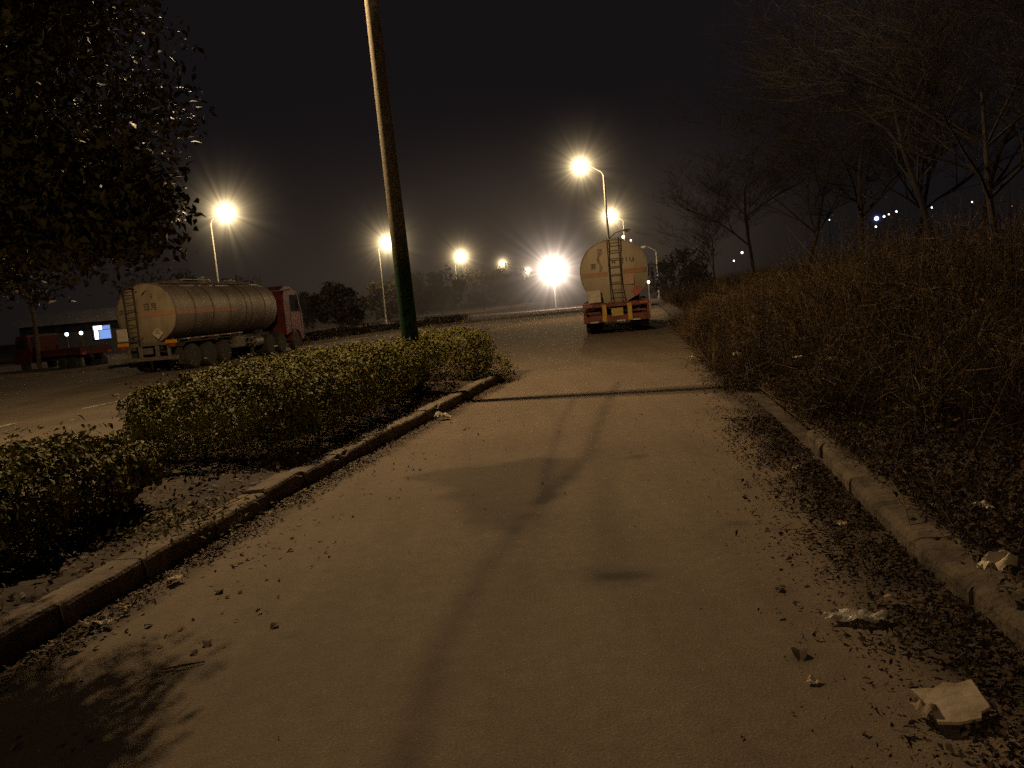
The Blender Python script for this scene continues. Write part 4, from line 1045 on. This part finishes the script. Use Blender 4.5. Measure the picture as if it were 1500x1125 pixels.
        mb = MB(); mb.box((sx * .86, .5, .58), (.66, .02, .66)); mb.build('mud_flap', M['tyre'], t)
        for yy in (1.35, 2.62, 3.9): wheel(t, sx * .92, yy, .5, .3, sx, True)
        for yy in (8.35, 9.65): wheel(t, sx * .92, yy, .5, .3, sx, True)
        wheel(t, sx * 1.04, 11.45, .5, .3, sx, False)
        mb = MB()
        arc = [(11.45 + math.cos(a) * .62, .5 + math.sin(a) * .62) for a in np.linspace(0, PI, 10)]; arc2 = [(11.45 + math.cos(a) * .57, .5 + math.sin(a) * .57) for a in np.linspace(PI, 0, 10)]
        mb.prism(arc + arc2, sx * 1.04 - .2, sx * 1.04 + .2); mb.build('wheel_arch', M['red'] if style == 1 else M['dark'], t)
        mb = MB(); mb.box((sx * .92, 6.9, .5), (.1, .1, .7)); mb.box((sx * .92, 6.9, .13), (.22, .22, .05)); mb.build('landing_leg', M['dark'], t)
    for yy in (1.35, 2.62, 3.9, 8.35, 9.65, 11.45):
        mb = MB(); mb.tube([(-.8, yy, .5), (.8, yy, .5)], .07, 8); mb.build('axle', M['dark'], t)
    # cab
    cab = M['red']
    mb = MB(); c0, c1 = 10.35, 12.45
    mb.prism([(c0, .85), (c0, 2.85), (c0 + .15, 3.05), (c1 - .75, 3.12), (c1 - .38, 2.98), (c1 - .02, 1.95), (c1, 1.6), (c1 + .02, .55), (c1 - .45, .5), (c1 - .5, .95), (c0 + .5, .95)], -1.18, 1.18)
    body = mb.build('cab', cab, t)
    mb = MB(); mb.prism([(c1 - .34, 2.88), (c1 - .01, 1.98), (c1 + .015, 1.98), (c1 - .31, 2.89)], -1.08, 1.08); mb.build('windscreen', M['glass'], t)
    mb = MB(); mb.prism([(c0 + .1, 3.12), (c0 + .7, 3.34), (c1 - .8, 3.30), (c1 - .5, 3.2)], -1.0, 1.0); mb.build('roof_deflector', cab, t)
    for sx in (-1, 1):
        mb = MB(); mb.prism([(c1 - 1.35, 2.0), (c1 - 1.35, 2.85), (c1 - .5, 2.85), (c1 - .2, 2.0)], sx * 1.182 - .006, sx * 1.182 + .006); mb.build('side_window', M['glass'], t)
        mb = MB(); mb.prism([(c1 - 1.45, 1.0), (c1 - 1.45, 1.95), (c1 - .15, 1.95), (c1 - .1, 1.2), (c1 - .5, 1.0)], sx * 1.185 - .008, sx * 1.185 + .008); d_ = mb.build('door', cab, t)
        mb = MB(); mb.box((sx * 1.2, c1 - 1.25, 1.75), (.03, .18, .04), bev=.01); mb.build('handle', M['galv'], d_)
        mb = MB(); mb.box((sx * 1.42, c1 - .02, 2.35), (.2, .06, .48), bev=.03); mb.tube([(sx * 1.15, c1 - .2, 2.7), (sx * 1.42, c1 - .02, 2.7), (sx * 1.42, c1 - .02, 2.2)], .02, 6); mb.build('mirror', M['dark'], t)
        mb = MB(); mb.box((sx * .8, c1 + .03, .95), (.4, .04, .2), bev=.02); mb.build('headlight', M['lensoff'], t)
        mb = MB(); mb.box((sx * .7, c1 - .55, 3.3), (.18, .1, .08), bev=.02); mb.build('marker_light', M['lampO'], t)
        mb = MB(); mb.tube([(sx * 1.205, c1 - .1, 1.1), (sx * 1.205, c1 - .12, 1.95), (sx * 1.205, c1 - .42, 2.95)], .022, 6); mb.build('trim', M['galv'], t)
    mb = MB(); mb.box((0, c1 + .04, .62), (2.3, .1, .25), bev=.03); mb.build('front_bumper', M['greyf'], t)
    mb = MB()
    for z in (1.2, 1.35, 1.5, 1.65): mb.box((0, c1 + .035, z), (1.3, .03, .06))
    mb.build('grille', M['dark'], t)
    return t
M['notice'] = mat('faded_notice', (.42, .22, .14), .8, c2=(.5, .36, .25), scale=16)
M['darkred'] = mat('dark_dirty_red', (.10, .014, .012), .8, c2=(.04, .010, .009), scale=3)
M['rust'] = mat('rust_smear', (.20, .11, .06), .85, c2=(.34, .25, .16), scale=10)
c = D(214, 500, 32.75)
tanker('long dull silver tanker with orange stripe and red cab, parked across the main road', (c.x, c.y, 0), -R(9.5), 1)
c = D(905, 480, 31.6)
tanker('pale tanker seen from behind, with worn red rear frame, at the end of the road', (c.x, c.y, 0), -R(7.5), 2)

# red truck parked far left
g = G(165, 537); g2 = G(60, 549)
dirv = (g2 - g); ang = math.atan2(dirv.y, dirv.x)
t = empty('flatbed_truck', (g.x - 1.1, g.y + .7, 0), R(60)); t.scale = (.8, .8, .8); tag(t, 'dim red low flatbed truck parked on the far side, left of the silver tanker', 'truck')
mb = MB(); mb.box((0, 2.6, 1.0), (2.3, 5.4, .16), bev=.02); mb.build('flatbed', M['darkred'], t)
mb = MB()
for x in (-1.12, 1.12): mb.box((x, 2.6, 1.24), (.05, 5.3, .3), bev=.01)
mb.box((0, -.08, 1.24), (2.25, .05, .3)); mb.build('side_board', M['darkred'], t)
mb = MB(); mb.prism([(5.5, .6), (5.5, 2.35), (5.7, 2.5), (6.8, 2.45), (7.25, 1.6), (7.4, 1.4), (7.4, .55)], -1.1, 1.1); mb.build('cab', M['darkred'], t)
mb = MB(); mb.prism([(6.83, 2.35), (7.2, 1.65), (7.23, 1.66), (6.86, 2.37)], -1, 1); mb.build('windscreen', M['glass'], t)
for x in (-1, 1):
    mb = MB(); mb.prism([(5.85, 1.6), (5.85, 2.25), (6.7, 2.25), (7.0, 1.6)], x * 1.105 - .006, x * 1.105 + .006); mb.build('side_window', M['glass'], t)
    for yy in (.9, 2.0, 6.4): wheel(t, x * .92, yy, .42, .26, x, yy < 3)
    mb = MB(); mb.box((x * .9, -.12, 1.0), (.28, .04, .13), bev=.01); mb.build('tail_light', M['placR'], t)
mb = MB()
for x in (-.4, .4): mb.box((x, 3.2, .82), (.12, 6.8, .18))
mb.build('chassis', M['dark'], t)
mb = MB(); mb.box((0, 5.35, 1.4), (2.2, .06, .6), bev=.01)
for x in (-.8, 0, .8): mb.box((x, 5.28, 1.4), (.06, .08, .6))
mb.build('headboard', M['darkred'], t)

# shed with lit window behind it
p = D(130, 500, 66); t = empty('workshop', (p.x, p.y, 0), R(12)); tag(t, 'low dark workshop with one bright bluish window behind the red truck', 'building')
mb = MB(); mb.box((-.8, 3, 1.4), (8, 6, 2.8)); mb.build('wall', M['wall'], t)
mb = MB(); mb.prism([(-.6, 2.75), (3, 3.7), (6.6, 2.75), (6.6, 2.85), (3, 3.82), (-.6, 2.85)], -5.2, 3.6); mb.build('roof', M['roof'], t)
wx = D(154, 494, 66).x - p.x - .25
mb = MB(); mb.box((wx, -.04, 1.9), (1.3, .06, 1.1)); f_ = mb.build('window', M['galv'], t)
mb = MB(); mb.box((wx - .28, -.08, 2.26), (.62, .02, .28)); mb.box((wx - .42, -.08, 1.72), (.26, .02, .68)); mb.build('pane', M['winw'], f_)
mb = MB(); mb.box((wx + .35, -.08, 2.26), (.52, .02, .28)); mb.box((wx + .20, -.08, 1.72), (.82, .02, .68)); mb.build('pane', M['win'], f_)
for px, py, lb in [(98, 492, 'left small bluish light over the red truck'), (119, 490, 'right small bluish light over the red truck')]:
    q = D(px, py, 58); t = empty('yard_lamp', (q.x, q.y, 0)); tag(t, lb, 'lamp', 'small yard lamps')
    mb = MB(); mb.tube([(0, 0, 0), (0, 0, q.z)], [.05, .035], 6); mb.build('pole', M['dark'], t)
    mb = MB(); mb.lathe([(-.12, .03), (-.06, .11), (.08, .11), (.12, .03)], 'Z', 10); o = mb.build('lens', M['cool'], t); o.location = (0, 0, q.z + .1)

# ------------------------------------------------------------------ haze glow over the lit road, painted by self-emitting volumes
def painted_haze(name, c, r, k, col):  # emits on its own, in place of lamplight scattered in the air
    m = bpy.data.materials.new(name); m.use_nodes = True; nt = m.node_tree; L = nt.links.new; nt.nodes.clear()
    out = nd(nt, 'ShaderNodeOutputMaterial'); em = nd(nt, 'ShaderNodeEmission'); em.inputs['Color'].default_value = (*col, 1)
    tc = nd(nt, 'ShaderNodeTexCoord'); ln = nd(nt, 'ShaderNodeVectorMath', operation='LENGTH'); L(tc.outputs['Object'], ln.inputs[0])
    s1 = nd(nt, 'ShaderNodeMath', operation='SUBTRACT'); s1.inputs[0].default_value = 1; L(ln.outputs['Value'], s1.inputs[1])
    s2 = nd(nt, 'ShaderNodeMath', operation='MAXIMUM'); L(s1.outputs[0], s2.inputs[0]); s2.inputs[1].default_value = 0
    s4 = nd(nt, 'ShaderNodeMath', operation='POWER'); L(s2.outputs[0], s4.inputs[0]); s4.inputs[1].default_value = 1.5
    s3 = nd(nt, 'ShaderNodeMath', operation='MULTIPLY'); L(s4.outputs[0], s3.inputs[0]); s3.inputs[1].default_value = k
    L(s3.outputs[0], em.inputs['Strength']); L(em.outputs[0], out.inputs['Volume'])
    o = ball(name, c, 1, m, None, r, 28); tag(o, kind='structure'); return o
painted_haze('painted_haze', (-8, 120, 6), (62, 62, 22), .00060, (1, .70, .42))
painted_haze('painted_haze', D(845, 370, 85), (26, 30, 15), .0012, (1, .70, .45))

# ------------------------------------------------------------------ render settings
sc.view_settings.view_transform = 'Standard'; sc.view_settings.look = 'None'; sc.view_settings.exposure = 0; sc.view_settings.gamma = 1
sc.render.engine = 'CYCLES'; cy = sc.cycles
cy.use_denoising = False
try: cy.denoiser = 'OPENIMAGEDENOISE'
except Exception: pass
cy.max_bounces = 4; cy.diffuse_bounces = 2; cy.glossy_bounces = 2; cy.transmission_bounces = 2; cy.volume_bounces = 0; cy.transparent_max_bounces = 24
cy.sample_clamp_indirect = .12; cy.sample_clamp_direct = 4; cy.caustics_reflective = False; cy.caustics_refractive = False
cy.use_light_tree = True
sc.render.filter_size = 1.9
